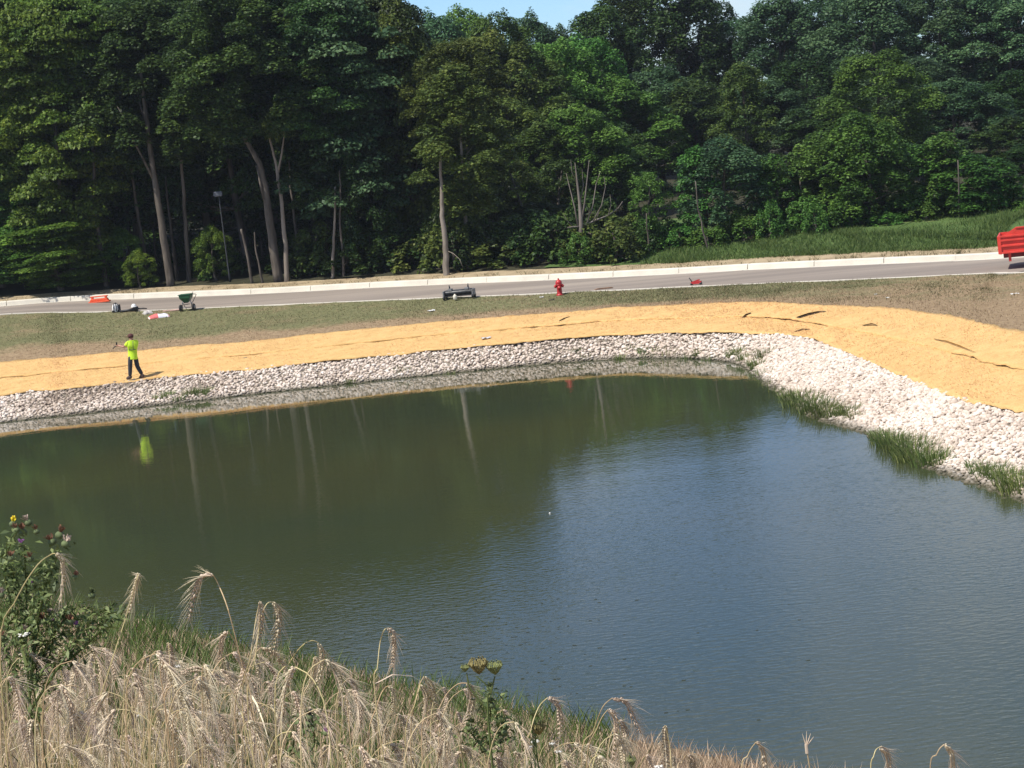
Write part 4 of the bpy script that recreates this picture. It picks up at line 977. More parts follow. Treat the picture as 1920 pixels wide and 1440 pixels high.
# --- fire hydrant
p = pick(1050, 553); hy = empty('fire_hydrant', p, 'red fire hydrant standing in the verge beside the road', 'hydrant'); hy.scale = (1.0, 1.0, 1.0)
m = MB(); m.lathe([(.15, -.05), (.15, .03), (.11, .04), (.105, .05), (.10, .40), (.115, .41)], 18); m.build('barrel', M_red, hy, True)
m = MB(); m.lathe([(.14, .0), (.14, .035), (.12, .04)], 18, (0, 0, .40)); m.build('flange', M_red, hy, True)
m = MB(); m.lathe([(.125, 0), (.135, .03), (.125, .10), (.09, .15), (.05, .175), (.045, .19)], 18, (0, 0, .44)); m.build('bonnet', M_red, hy, True)
m = MB(); m.lathe([(.035, 0), (.03, .05), (.0, .055)], 5, (0, 0, .63)); m.build('operating_nut', M_red, hy)
for ax, nm in ((Matrix.Rotation(R(90), 3, 'Y'), 'side_outlet'), (Matrix.Rotation(R(-90), 3, 'Y'), 'side_outlet'), (Matrix.Rotation(R(90), 3, 'X'), 'front_outlet')):
    m = MB(); k = 1.25 if nm == 'front_outlet' else 1
    m.lathe([(.055 * k, .07), (.055 * k, .13), (.068 * k, .135), (.068 * k, .185), (.02, .19), (.02, .21)], 12, (0, 0, .36 if k == 1 else .30), ax); m.build(nm, M_red, hy, True)

# --- broadcast spreader
p = pick(352, 583); sp = empty('spreader', p, 'green push broadcast spreader with two wheels parked at the road edge', 'spreader', rz=R(-12))
m = MB(); top_ = [(-.27, -.22, .72), (.27, -.22, .72), (.27, .22, .72), (-.27, .22, .72)]; midl = [(-.25, -.20, .58), (.25, -.20, .58), (.25, .20, .58), (-.25, .20, .58)]; bo = [(-.09, -.08, .36), (.09, -.08, .36), (.09, .08, .36), (-.09, .08, .36)]
m.v += top_ + midl + bo
for a in (0, 4):
    for k in range(4): m.f.append((a + k, a + (k + 1) % 4, a + 4 + (k + 1) % 4, a + 4 + k))
m.f.append((8, 9, 10, 11)); m.f.append((0, 1, 2, 3)); m.build('hopper', M_green, sp, bevel=0.03)
m = MB(); m.box((0, 0, .735), (.58, .48, .03)); m.build('rim_cover', M_green, sp, bevel=0.01)
for s_ in (-1, 1):
    ax = Matrix.Rotation(R(90), 3, 'Y')
    m = MB(); m.lathe([(.05, -.045), (.135, -.045), (.155, -.02), (.155, .02), (.135, .045), (.05, .045)], 18, (s_ * .30, 0, .15), ax); wh = m.build('wheel', M_rubber, sp, True)
    m = MB(); m.lathe([(.02, -.05), (.085, -.05), (.085, .05), (.02, .05)], 14, (s_ * .30, 0, .15), ax); m.build('hub', M_steel, wh, True)
    m = MB(); m.tube([(s_ * .22, 0, .15), (s_ * .20, 0, .36), (s_ * .17, .02, .52)], .018, 6); m.build('frame_leg', M_steel, sp, True)
    m = MB(); m.tube([(s_ * .20, .05, .36), (s_ * .20, .42, .05), (s_ * .20, .50, .02)], .016, 6); m.build('stand', M_steel, sp, True)
m = MB(); m.tube([(-.30, 0, .15), (.30, 0, .15)], .016, 6); m.build('axle', M_steel, sp, True)
m = MB(); m.lathe([(.02, 0), (.15, 0), (.15, .015), (.02, .02)], 16, (0, -.02, .29)); m.build('spinner_disc', M_black, sp, True)
m = MB(); m.tube([(-.2, .2, .34), (-.2, .8, .62), (-.14, .86, .65), (.14, .86, .65), (.2, .8, .62), (.2, .2, .34)], .015, 6); m.build('handle', M_metal_dk, sp, True)

# --- backpack sprayer, leaf blower and hard hat at the road edge
p = pick(218, 585); bp = empty('backpack_sprayer', p, 'black and white backpack sprayer standing at the road edge', 'sprayer', rz=R(8))
m = MB(); m.lathe([(.0, .0), (.15, .0), (.165, .05), (.16, .22), (.12, .33), (.06, .37), (.0, .375)], 16); m.build('tank', M_white, bp, True)
m = MB(); m.box((0, 0, .045), (.36, .30, .09)); m.build('base', M_black, bp, bevel=0.02)
for x in (-.09, .02, .12):
    m = MB(); m.tube([(x, -.16, .05), (x * 1.05, -.185, .18), (x * .8, -.14, .32), (x * .5, -.02, .39)], .020, 6); m.build('strap', M_black, bp, True)
m = MB(); m.box((.17, .02, .17), (.09, .20, .30)); m.build('side_pad', M_black, bp, bevel=0.03)
m = MB(); m.lathe([(.05, 0), (.05, .04), (.03, .05)], 12, (0, 0, .37)); m.build('filler_cap', M_black, bp, True)
p = pick(250, 584); lb = empty('leaf_blower', p, 'long black leaf blower lying flat beside the backpack sprayer', 'leaf blower', rz=R(3))
m = MB(); m.tube([(-.60, 0, .07), (-.2, .02, .08), (.05, 0, .09)], [.05, .055, .075], 10); m.build('blower_tube', M_black, lb, True)
m = MB(); m.lathe([(.03, -.08), (.12, -.08), (.13, 0), (.12, .08), (.03, .08)], 14, (.12, 0, .12), Matrix.Rotation(R(90), 3, 'X')); m.build('engine_housing', M_black, lb, True)
m = MB(); m.tube([(.20, 0, .10), (.45, -.02, .09), (.62, -.02, .06)], [.035, .03, .02], 8); m.build('nozzle', M_metal_dk, lb, True)
p = p + Vector((.06, -.04, .17)); hh_ = empty('hard_hat', p + Vector((0, 0, .035)), 'small white hard hat resting on the black leaf blower', 'hard hat')
m = MB(); m.lathe([(.115, 0), (.115, .03), (.10, .085), (.06, .125), (0, .14)], 16); m.build('shell', M_white, hh_, True)
m = MB(); m.lathe([(.10, -.004), (.145, -.004), (.14, .010), (.10, .014)], 16, (0, -.012, 0)); m.build('brim', M_white, hh_, True)

# --- sacks
def sack(p, L, W, T, mat, label, rz, rx=0.0, seed=1, name='seed_sack'):
    bm = bmesh.new(); bmesh.ops.create_grid(bm, x_segments=12, y_segments=8, size=1)
    r_ = random.Random(seed)
    for v in bm.verts:
        x, y = v.co.x, v.co.y
        k = max(0, (1 - abs(x) ** 3) * (1 - abs(y) ** 3)); v.co.z = T * (0.12 + k * (0.75 + 0.3 * mn.noise(Vector((x * 2 + seed, y * 2, 0)))))
        v.co.x = x * L / 2 * (1 - 0.05 * abs(y)); v.co.y = y * W / 2 * (1 - 0.10 * (1 - abs(x)))
    ret = bmesh.ops.extrude_face_region(bm, geom=bm.faces[:])
    for g in ret['geom']:
        if isinstance(g, bmesh.types.BMVert): g.co.z = min(0.0, g.co.z - T)
    bmesh.ops.recalc_face_normals(bm, faces=bm.faces)
    me = bpy.data.meshes.new(name); bm.to_mesh(me); bm.free()
    o = link(name, me, mat, None, True); o.location = p + Vector((0, 0, 0.02)); o.rotation_euler = (rx, 0, rz); tag(o, label, 'sack'); return o
def printed(name, cols, axis='X'):
    m, n, l, b = new_mat(name); t_ = n.new('ShaderNodeTexCoord'); sx = n.new('ShaderNodeSeparateXYZ'); l.new(t_.outputs['Generated'], sx.inputs['Vector'])
    ra = n.new('ShaderNodeValToRGB'); ra.color_ramp.interpolation = 'CONSTANT'; e = ra.color_ramp.elements
    while len(e) < len(cols): e.new(0.5)
    for i, (p_, c) in enumerate(cols): e[i].position = p_; e[i].color = (*c, 1)
    l.new(sx.outputs[axis], ra.inputs['Fac']); l.new(ra.outputs['Color'], b.inputs['Base Color']); b.inputs['Roughness'].default_value = 0.4; return m
M_sackrw = printed('red_white_sack', [(0, (0.75, 0.62, 0.55)), (0.06, (0.70, 0.16, 0.15)), (0.45, (0.72, 0.70, 0.75)), (0.9, (0.70, 0.40, 0.36))])
M_sackgrey = printed('grey_sack', [(0, (0.45, 0.42, 0.38)), (0.3, (0.55, 0.50, 0.46)), (0.36, (0.35, 0.32, 0.3)), (0.45, (0.55, 0.50, 0.46))])
M_film = plain('grey_plastic_film', (0.33, 0.33, 0.36), 0.35, var=0.3, scale=4)
sack(pick(298, 595), .95, .55, .16, M_sackrw, 'red and white printed seed sack lying flat on the verge', R(14), R(4), 1)
sack(pick(277, 588), .40, .42, .15, M_sackgrey, 'small pale grey seed sack beside the red and white sack', R(25), 0, 2)
sack(pick(300, 581), .95, .8, .14, M_film, 'crumpled empty grey plastic sacks piled behind the red and white sack', R(-8), 0, 3)
p = pick(322, 583); m = MB(); m.box((0, 0, .03), (.80, .16, .05), Matrix.Rotation(R(-14), 3, 'Z')); o = m.build('flattened_carton', plain('pinkish_card', (.50, .33, .28), .8, var=.15), bevel=0.008); o.location = p; tag(o, 'flat pinkish folded carton lying between sacks and spreader', 'carton')

# --- orange barrier on the far kerb
p = pick(187, 567); ob_ = empty('barrier', p, 'low orange plastic barrier lying in the far gutter of the road', 'barrier', rz=R(-8))
m = MB(); m.prism([(-.52, 0), (.52, 0), (.50, .07), (-.50, .07)], -.16, .16); m.build('base', M_orange, ob_, bevel=0.015)
m = MB(); m.prism([(-.46, .072), (.46, .072), (.40, .19), (-.40, .19)], -.10, .10); m.build('body', M_orange, ob_, bevel=0.02)
for s_ in (-1, 1):
    m = MB(); m.box((s_ * .33, 0, .225), (.10, .12, .068)); m.build('post', M_orange, ob_, bevel=0.01)
m = MB(); m.box((0, 0, .285), (.86, .13, .05)); m.build('top_rail', M_orange, ob_, bevel=0.012)

# --- grey seeding roller frame
p = pick(862, 560); rf = empty('roller_frame', p, 'dark grey metal lawn roller frame with upturned legs on the verge edge', 'lawn roller', rz=R(-16))
ax = Matrix.Rotation(R(90), 3, 'Y')
m = MB(); m.lathe([(.02, -.58), (.11, -.58), (.115, -.55), (.115, .55), (.11, .58), (.02, .58)], 16, (0, 0, .26), ax); m.build('drum', M_metal_dk, rf, True)
M_gal = plain('dull_grey_paint', (.20, .20, .20), .6, .2, var=.3)
for s_ in (-1, 1):
    m = MB(); m.box((s_ * .63, 0, .24), (.05, .42, .26)); m.build('end_plate', M_gal, rf, bevel=0.012)
    m = MB(); m.tube([(s_ * .40, .05, .30), (s_ * .40, .05, .50), (s_ * .41, .05, .60)], [.05, .03, .015], 7); m.build('upright_leg', M_metal_dk, rf, True)
    m = MB(); m.box((s_ * .36, 0, .40), (.16, .20, .10)); m.build('clamp', M_gal, rf, bevel=0.01)
    for y in (-.18, .18):
        m = MB(); m.lathe([(.015, -.03), (.085, -.03), (.085, .03), (.015, .03)], 12, (s_ * .62, y, .085), ax); m.build('wheel', M_black, rf, True)
m = MB(); m.box((0, .17, .36), (1.2, .05, .05)); m.build('crossbar', M_gal, rf)
m = MB(); m.box((0, -.18, .15), (1.2, .04, .05)); m.build('lower_bar', M_metal_dk, rf)
wj = MB(); wj.lathe([(.07, 0), (.085, .02), (.085, .15), (.05, .19), (.03, .20), (.03, .23)], 12); o = wj.build('plastic_jug', plain('cream_plastic', (.62, .58, .48), .5), None, True); o.location = p + Vector((-.18, -.30, .01)); tag(o, 'cream plastic jug standing in front of the lawn roller frame', 'jug')

# --- small red jack, timber, scraps
p = pick(1305, 534); jk = empty('floor_jack', p, 'small red floor jack with raised black handle at the road edge', 'jack', rz=R(-15))
m = MB(); m.box((.02, -.09, .09), (.42, .03, .10)).box((.02, .09, .09), (.42, .03, .10)).box((.20, 0, .10), (.04, .17, .08)); m.build('frame', M_red, jk, bevel=0.006)
m = MB(); m.prism([(-.1, .10), (.15, .16), (.19, .20), (.11, .21), (-.12, .15)], -.03, .03); m.build('lift_arm', M_red, jk)
for x in (-.17, .2):
    m = MB(); m.lathe([(.01, -.12), (.045, -.12), (.045, .12), (.01, .12)], 10, (x, 0, .045), Matrix.Rotation(R(90), 3, 'X')); m.build('wheel', M_black, jk, True)
m = MB(); m.tube([(-.14, 0, .12), (-.20, 0, .22), (-.25, 0, .31)], [.03, .022, .028], 6); m.build('handle', M_black, jk, True)
p = pick(1131, 542); m = MB(); m.prism([(-.42, 0), (.42, 0), (.36, .05), (-.25, .06)], -.07, .07); o = m.build('timber_offcut', plain('brown_wood', (.20, .12, .075), .85, var=.3), bevel=0.006); o.location = p; o.rotation_euler.z = R(6); tag(o, 'brown timber offcut lying on the near kerb past the hydrant', 'timber')
p = pick(1034, 563); m = MB(); m.prism([(-.13, 0), (.13, .0), (.11, .035), (-.11, .03)], -.05, .05); o = m.build('valve_lid', M_black, bevel=0.005); o.location = p; tag(o, 'small dark flat lid in the turf beside the hydrant', 'lid')
def scrap(px, py, w, label, mat, seed):
    r_ = random.Random(seed); p = pick(px, py); bm = bmesh.new(); bmesh.ops.create_grid(bm, x_segments=6, y_segments=4, size=1)
    for v in bm.verts:
        v.co = Vector((v.co.x * w * r_.uniform(.8, 1.1), v.co.y * w * .5, w * (.12 + .38 * r_.random())))
    me = bpy.data.meshes.new('plastic_scrap'); bm.to_mesh(me); bm.free()
    o = link('plastic_scrap', me, mat); sm = o.modifiers.new('t', 'SOLIDIFY'); sm.thickness = .004; o.location = p; o.rotation_euler.z = r_.uniform(-.4, .4); tag(o, label, 'litter')
M_scrap = plain('clear_plastic', (.55, .54, .55), .3, var=.2)
scrap(911, 636, .20, 'crumpled clear plastic sheet lying on the straw blanket', M_scrap, 1)
scrap(809, 584, .15, 'thin pale strip of litter in the turf below the lawn roller', M_white, 2)
scrap(1016, 558, .09, 'small cream scrap in the turf just before the hydrant', M_white, 3)
scrap(1642, 552, .05, 'tiny white scrap on the dry verge, alone near the soil', M_white, 4)
scrap(1664, 559, .07, 'white scrap lying lower on the dry verge soil', M_white, 5)
scrap(1903, 553, .14, 'pale scrap of paper on the dry verge below the red trailer', M_white, 6)

# --- lamp post in the wood
D = kerbD(430) + 2.4; P0 = at_y(433, 540, D); P0.z = ground_z(P0.x, D, 2.2) - .05; tp = at_y(420, 368, D)
lp = empty('lamp_post', P0, 'thin grey lamp post with flat box head standing in the dark wood', 'lamp post')
Hh = tp.z - P0.z
m = MB(); m.lathe([(.06, 0), (.04, .4), (.03, Hh), (.028, Hh + .05)], 10); m.build('pole', plain('pole_grey', (.035, .038, .042), .6, .1), lp, True)
m = MB(); m.box((-.02, -.02, Hh + .16), (.42, .30, .20)); m.build('lamp_head', plain('lamp_grey', (.09, .10, .12), .6), lp, bevel=.02)
m = MB(); m.box((-.02, -.02, Hh + .04), (.34, .22, .03)); m.build('lens', plain('lamp_lens', (.16, .16, .16), .3), lp)

# --- red dump trailer at the right edge
p = pick(1905, 500); tr0 = empty('dump_trailer', p, 'red ribbed steel dump trailer standing on the road', 'trailer', rz=R(-15.5))
m = MB()
x0, x1, y0, y1, zb, zt = -.50, 4.6, -1.0, 1.0, .62, 1.28
for y in (y0, y1): m.box(((x0 + x1) / 2, y, (zb + zt) / 2), (x1 - x0, .05, zt - zb))
m.box((x1 - .03, 0, (zb + zt) / 2), (.05, y1 - y0 - .052, zt - zb)); m.box(((x0 + x1) / 2, 0, zb + .03), (x1 - x0 - .1, y1 - y0 - .052, .05)); m.build('bed', M_truck, tr0)
for z in (.66, .92, 1.13, 1.28):
    m = MB(); m.box(((x0 + x1) / 2, y0 - .055, z), (x1 - x0 + .03, .06, .07)); m.build('side_rail', M_truck, tr0, bevel=.008)
for x in (x0 + .03, .62, 1.6, 2.6, 3.6, x1 - .03):
    m = MB(); m.box((x, y0 - .058, (zb + zt) / 2), (.09, .064, zt - zb + .02)); m.build('side_post', M_truck, tr0, bevel=.008)
m = MB(); m.prism([(x0 + .15, zt + .02), (.15, zt + .02), (.15, zt + .30)], y0 - .03, y0 + .02); m.build('gusset', M_truck, tr0)
m = MB(); m.box(((.15 + x1) / 2, y0 - .005, zt + .17), (x1 - .15, .04, .26)); m.build('extension_board', M_truck, tr0, bevel=.006)
m = MB(); m.box(((.15 + x1) / 2, y0 - .03, zt + .29), (x1 - .15, .07, .05)); m.build('top_rail', M_truck, tr0, bevel=.006)
m = MB(); m.box((x0 - .03, 0, (zb + zt) / 2), (.06, 1.96, zt - zb)); m.build('tailgate', M_truck, tr0, bevel=.01)
m = MB(); m.box((2.1, -.50, .50), (5.0, .10, .16)).box((2.1, .50, .50), (5.0, .10, .16)); m.build('chassis', plain('dark_red_frame', (.16, .022, .02), .6, var=.2), tr0)
m = MB(); m.box((x0 + .35, -.9, .46), (.10, .10, .30)); m.build('corner_jack', M_truck, tr0, bevel=.01)
m = MB(); m.box((.95, y0 + .05, .44), (.9, .12, .10)); m.build('fender_step', M_truck, tr0, bevel=.01)
for x in (1.9, 2.75):
    for y in (-.95, .95):
        m = MB(); m.lathe([(.12, -.11), (.33, -.11), (.37, -.07), (.37, .07), (.33, .11), (.12, .11)], 20, (x, y, .37), Matrix.Rotation(R(90), 3, 'X')); w_ = m.build('wheel', M_rubber, tr0, True)
        m = MB(); m.lathe([(.03, -.115), (.20, -.115), (.20, .115), (.03, .115)], 14, (x, y, .37), Matrix.Rotation(R(90), 3, 'X')); m.build('rim', M_steel, w_, True)
m = MB(); m.tube([(4.6, -.5, .5), (5.8, 0, .48), (4.6, .5, .5)], .05, 6); m.build('drawbar', M_truck, tr0)
#@@SECTION5
# ------------------------------------------------------------------ grass tufts standing in the water along the stones
M_reed = leafmat('water_grass', (0.07, 0.11, 0.03), (0.13, 0.19, 0.05), (0.27, 0.31, 0.11), trans=0.25, objvar=0.25)
def tuft_mesh(n, h, rad, seed, w=0.012):
    g = np.random.default_rng(seed); a = g.uniform(0, 6.28, n); rr = rad * np.sqrt(g.uniform(0, 1, n)); P = np.stack([np.cos(a) * rr, np.sin(a) * rr * 0.6, np.full(n, -0.03)], 1)
    hgt = h * g.uniform(0.35, 1.0, n); side = g.uniform(0, 6.28, n); S_ = np.stack([np.cos(side), np.sin(side), 0 * side], 1) * w / 2
    ld = np.stack([np.cos(a) + g.normal(0, .5, n), np.sin(a) + g.normal(0, .5, n), 0 * a], 1) * (hgt * g.uniform(0.1, 0.6, n))[:, None]
    V = []
    for q, ww in ((0, 1), (0.55, 0.8), (1, 0)):
        c = P + ld * q ** 2 + np.stack([0 * hgt, 0 * hgt, hgt * q * (1 - 0.15 * q)], 1)
        V += [c - S_ * ww, c + S_ * ww] if q < 1 else [c]
    V = np.stack(V, 1).reshape(-1, 3); b_ = (np.arange(n) * 5)[:, None]
    F = np.concatenate([b_ + np.array([[0, 1, 3]]), b_ + np.array([[0, 3, 2]]), b_ + np.array([[2, 3, 4]])])
    me = np_mesh('blades', V, F, False, np.repeat(g.uniform(0, 1, n), 5)); me.materials.append(M_reed); return me
TUFT = [tuft_mesh(150, 0.34, 0.22, 1), tuft_mesh(190, 0.45, 0.32, 2), tuft_mesh(90, 0.26, 0.18, 3), tuft_mesh(240, 0.50, 0.42, 4), tuft_mesh(45, 0.30, 0.25, 5, 0.009)]
def tuft(px, py, k, s_, label, group):
    p = at_z(px, py, 0.0)
    o = bpy.data.objects.new('grass_tuft', TUFT[k]); COL.objects.link(o); o.location = (p.x, p.y, max(0.0, min(0.35, ground_z(p.x, p.y, 0)))); o.scale = (s_, s_, s_); o.rotation_euler.z = rt.uniform(-.5, .5); tag(o, label, 'grass tuft', group)
rr_ = random.Random(5)
TG = [('dense green grass tuft at the waterline of the wide curved stone bank', 'tufts along the curved stone bank', [(1460, 735, 4, 1), (1478, 745, 0, 1), (1495, 752, 1, .9), (1510, 762, 3, 1), (1522, 770, 1, 1), (1535, 776, 3, .95), (1550, 782, 1, 1), (1562, 785, 0, 1), (1578, 786, 2, 1.2), (1592, 783, 1, .8), (1600, 792, 0, .8), (1645, 820, 2, 1), (1655, 826, 0, 1), (1668, 832, 1, .9), (1680, 838, 1, 1), (1694, 842, 3, .9), (1706, 850, 1, 1), (1718, 856, 3, 1), (1730, 864, 3, .95), (1742, 870, 1, 1), (1756, 872, 0, 1), (1770, 876, 2, 1), (1830, 888, 2, .9), (1845, 893, 0, .9), (1862, 898, 1, .8), (1880, 905, 0, 1), (1895, 912, 1, .9), (1910, 920, 1, 1), (1925, 928, 3, .9)]),
      ('sparse dark grass tuft at the rounded far corner of the pond', 'tufts at the far pond corner', [(1190, 670, 4, 1.1), (1205, 668, 2, 1), (1220, 670, 4, 1.2), (1240, 668, 4, 1), (1262, 672, 4, 1.1), (1290, 672, 4, 1.2), (1312, 670, 2, 1.1), (1330, 674, 4, 1.1), (1375, 676, 2, 1.2), (1388, 674, 0, 1), (1400, 680, 1, .8), (1412, 688, 2, 1.2), (1425, 692, 0, 1.1), (1436, 686, 1, .9), (1440, 704, 4, 1.2), (1422, 702, 4, 1.1), (1448, 722, 4, 1.1)]),
      ('small dark weed tuft on the stones at the far waterline', 'weed tufts on the far stones', [(300, 757, 2, 1.1), (320, 754, 0, 1), (335, 752, 2, 1.2), (362, 750, 0, 1.1), (375, 747, 1, .8), (390, 746, 2, 1.1), (655, 718, 2, 1), (755, 706, 4, 1), (845, 700, 4, .8), (1085, 674, 2, .8), (1100, 676, 4, .9), (1160, 672, 2, 1)])]
for lab, gp, L_ in TG:
    for px, py, k, s_ in L_: tuft(px + rr_.uniform(-3, 3), py + rr_.uniform(-2, 2), k, s_ * (1.45 if 'curved' in lab else 1.25), lab, gp)
# fallen leaves and algae flecks afloat
M_fleck = plain('floating_fleck', (0.030, 0.036, 0.020), 0.6, var=0.4)
m = MB(); rf_ = random.Random(9)
for i in range(300):
    px = rf_.gauss(800, 260); py = rf_.uniform(1120, 1360)
    p = at_z(px, py, 0.004); a = rf_.uniform(0, 6.28); s_ = rf_.uniform(0.010, 0.032)
    m.poly([(p.x + s_ * 1.6 * math.cos(a + k * 1.257) * rf_.uniform(.6, 1.1), p.y + s_ * math.sin(a + k * 1.257), 0.004) for k in range(5)])
o = m.build('floating_flecks', M_fleck); tag(o, 'scattered dark leaf flecks floating on the open water', 'flecks', kind='stuff')
p = at_z(1031, 963, 0.0); m = MB(); m.lathe([(0, -.01), (.018, -.005), (.022, .01), (.014, .025), (0, .03)], 10); o = m.build('floating_bottle_cap', M_white, None, True); o.location = p; tag(o, 'tiny white float alone on the open water', 'float')

# ------------------------------------------------------------------ foreground rye, thistles and dry grass on the near bank
M_rye = leafmat('rye_straw', (0.40, 0.31, 0.195), (0.62, 0.515, 0.36), (0.80, 0.69, 0.52), trans=0.15, objvar=0.15, rough=0.6)
M_ryestem = leafmat('rye_stem', (0.3795, 0.2875, 0.1380), (0.5750, 0.4600, 0.2415), (0.7130, 0.5980, 0.3450), trans=0.1, objvar=0.15, rough=0.5)
def smooth_path(P, n):
    P = np.array([tuple(p) for p in P]); t_ = np.linspace(0, len(P) - 1 - 1e-6, n)
    i = t_.astype(int); u = (t_ - i)[:, None]; g = lambda k: P[np.clip(k, 0, len(P) - 1)]
    p0, p1, p2, p3 = g(i - 1), g(i), g(i + 1), g(i + 2)
    return 0.5 * (2 * p1 + (p2 - p0) * u + (2 * p0 - 5 * p1 + 4 * p2 - p3) * u ** 2 + (3 * p1 - p0 - 3 * p2 + p3) * u ** 3)
def tinted(me, v):
    a = me.attributes.new('tint', 'FLOAT', 'POINT'); a.data.foreach_set('value', np.full(len(me.vertices), v, np.float32)); return me
def ear_meshes(P, g, wid=0.0072, awn=0.066):
    """P ear path (n,3) from base to tip -> (ear mesh, awn mesh)"""
    n = len(P); L = np.linalg.norm(np.diff(P, axis=0), axis=1).sum()
    V, F, T = [], [], []; AV, AF, AT = [], [], []
    k = 17
    side0 = Vector((g.uniform(-1, 1), g.uniform(-1, 1), 0.2)).normalized()
    for i in range(k):
        for s_ in (-1, 1, 0):
            q = (i + (0.5 if s_ == 1 else 0) + (0.25 if s_ == 0 else 0)) / k * (n - 1); a = int(min(n - 2, q)); u = q - a
            c = Vector(P[a] * (1 - u) + P[a + 1] * u); t_ = Vector(P[a + 1] - P[a]).normalized()
            sd = (side0 - t_ * side0.dot(t_)).normalized(); fr = t_.cross(sd)
            out = sd * s_ if s_ else fr * g.choice((-1, 1))
            taper = 0.6 + 0.4 * math.sin(math.pi * min(1, (i + 2) / (k + 1)))
            d = (t_ + out * 0.38).normalized(); ln = 0.015 * taper; w_ = wid * 0.42 * taper
            b0 = c + out * wid * 0.20; tip = b0 + d * ln; mid_ = b0 + d * ln * 0.45
            x = d.cross(out).normalized(); y = d.cross(x)
            bse = len(V); V += [tuple(b0)] + [tuple(mid_ + x * w_ * math.cos(w) + y * w_ * math.sin(w)) for w in (0, 1.57, 3.14, 4.71)] + [tuple(tip)]
            for j in range(4): F.append((bse, bse + 1 + (j + 1) % 4, bse + 1 + j)); F.append((bse + 5, bse + 1 + j, bse + 1 + (j + 1) % 4))
            T += [g.uniform(0.25, 0.9)] * 6
            # awn
            if s_ == 0 and i % 2: continue
            al = awn * g.uniform(0.6, 1.1); spread = g.uniform(0.15, 0.5)
            ad = (t_ + out * spread + Vector((g.uniform(-.15, .15), g.uniform(-.15, .15), g.uniform(-.15, .1)))).normalized()
            m1 = tip + ad * al * 0.5 + out * 0.002; e_ = tip + ad * al + Vector((0, 0, -al * 0.06)); ww = 0.00045
            bse = len(AV); AV += [tuple(tip + x * ww), tuple(tip - x * ww), tuple(m1 - x * ww * .8), tuple(m1 + x * ww * .8), tuple(e_), tuple(tip + y * ww), tuple(tip - y * ww)]
            AF += [(bse, bse + 1, bse + 2), (bse, bse + 2, bse + 3), (bse + 3, bse + 2, bse + 4), (bse + 5, bse + 6, bse + 4)]; AT += [g.uniform(0.3, 1.0)] * 7
    return np_mesh('ear', V, F, False, T), np_mesh('awns', AV, AF, False, AT)
def stem_mesh(P, r0=0.0017, r1=0.0010):
    m = MB(); n = len(P); m.tube([tuple(p) for p in P], [r0 + (r1 - r0) * i / (n - 1) for i in range(n)], 5); return tinted(m.mesh('stem'), random.uniform(0.3, 0.8))
def leaf_blade(P0, ang, L, drop, w=0.0042):
    m = MB(); d = Vector((math.cos(ang), math.sin(ang), 0)); s_ = Vector((-d.y, d.x, 0))
    pts = [Vector(P0) + d * L * q + Vector((0, 0, L * (0.5 * q - drop * q * q))) for q in (0, .25, .5, .75, 1)]
    for i, p in enumerate(pts):
        ww = w * (0.6, 1, .9, .6, .05)[i] / 2; m.v += [tuple(p - s_ * ww), tuple(p + s_ * ww + Vector((0, 0, .001)))]
    for i in range(4): m.f.append((2 * i, 2 * i + 1, 2 * i + 3, 2 * i + 2))
    return tinted(m.mesh('leaf'), random.uniform(0.2, 0.9))
gr_ = random.Random(77)
def rye_hero(stem_px, ear_px, d, label):
    """stalk traced from the photo, standing on the bank at distance d"""
    S_ = [at_y(x, y, d + gr_.uniform(-.03, .03)) for x, y in stem_px]; E_ = [at_y(x, y, d + 0.02 * i) for i, (x, y) in enumerate(ear_px)]
    lo = S_[0]; dirn = (S_[0] - S_[min(1, len(S_) - 1)])
    fx = lo.x + gr_.uniform(-.03, .03) + max(-.15, min(.15, dirn.x * 1.2)); fy = lo.y + gr_.uniform(-.05, .1)
    ft = Vector((fx, fy, near_z(fx, fy)))
    e = empty('rye_stalk', ft, label, 'rye'); o0 = np.array(tuple(ft))
    P = smooth_path([ft, ft.lerp(lo, .5) + Vector((.01, 0, .03))] + S_ + [E_[0]], 26) - o0
    link('stem', stem_mesh(P), M_ryestem, e)
    Q = smooth_path(E_, 18) - o0
    em, am = ear_meshes(Q, gr_); er = link('ear', em, M_rye, e); a_ = link('awns', am, M_rye, er); a_['kind'] = 'stuff'
    h = P[int(len(P) * 0.35)]; link('leaf', leaf_blade(h, gr_.uniform(0, 6.28), gr_.uniform(.12, .22), gr_.uniform(.6, 1.2)), M_rye, e)
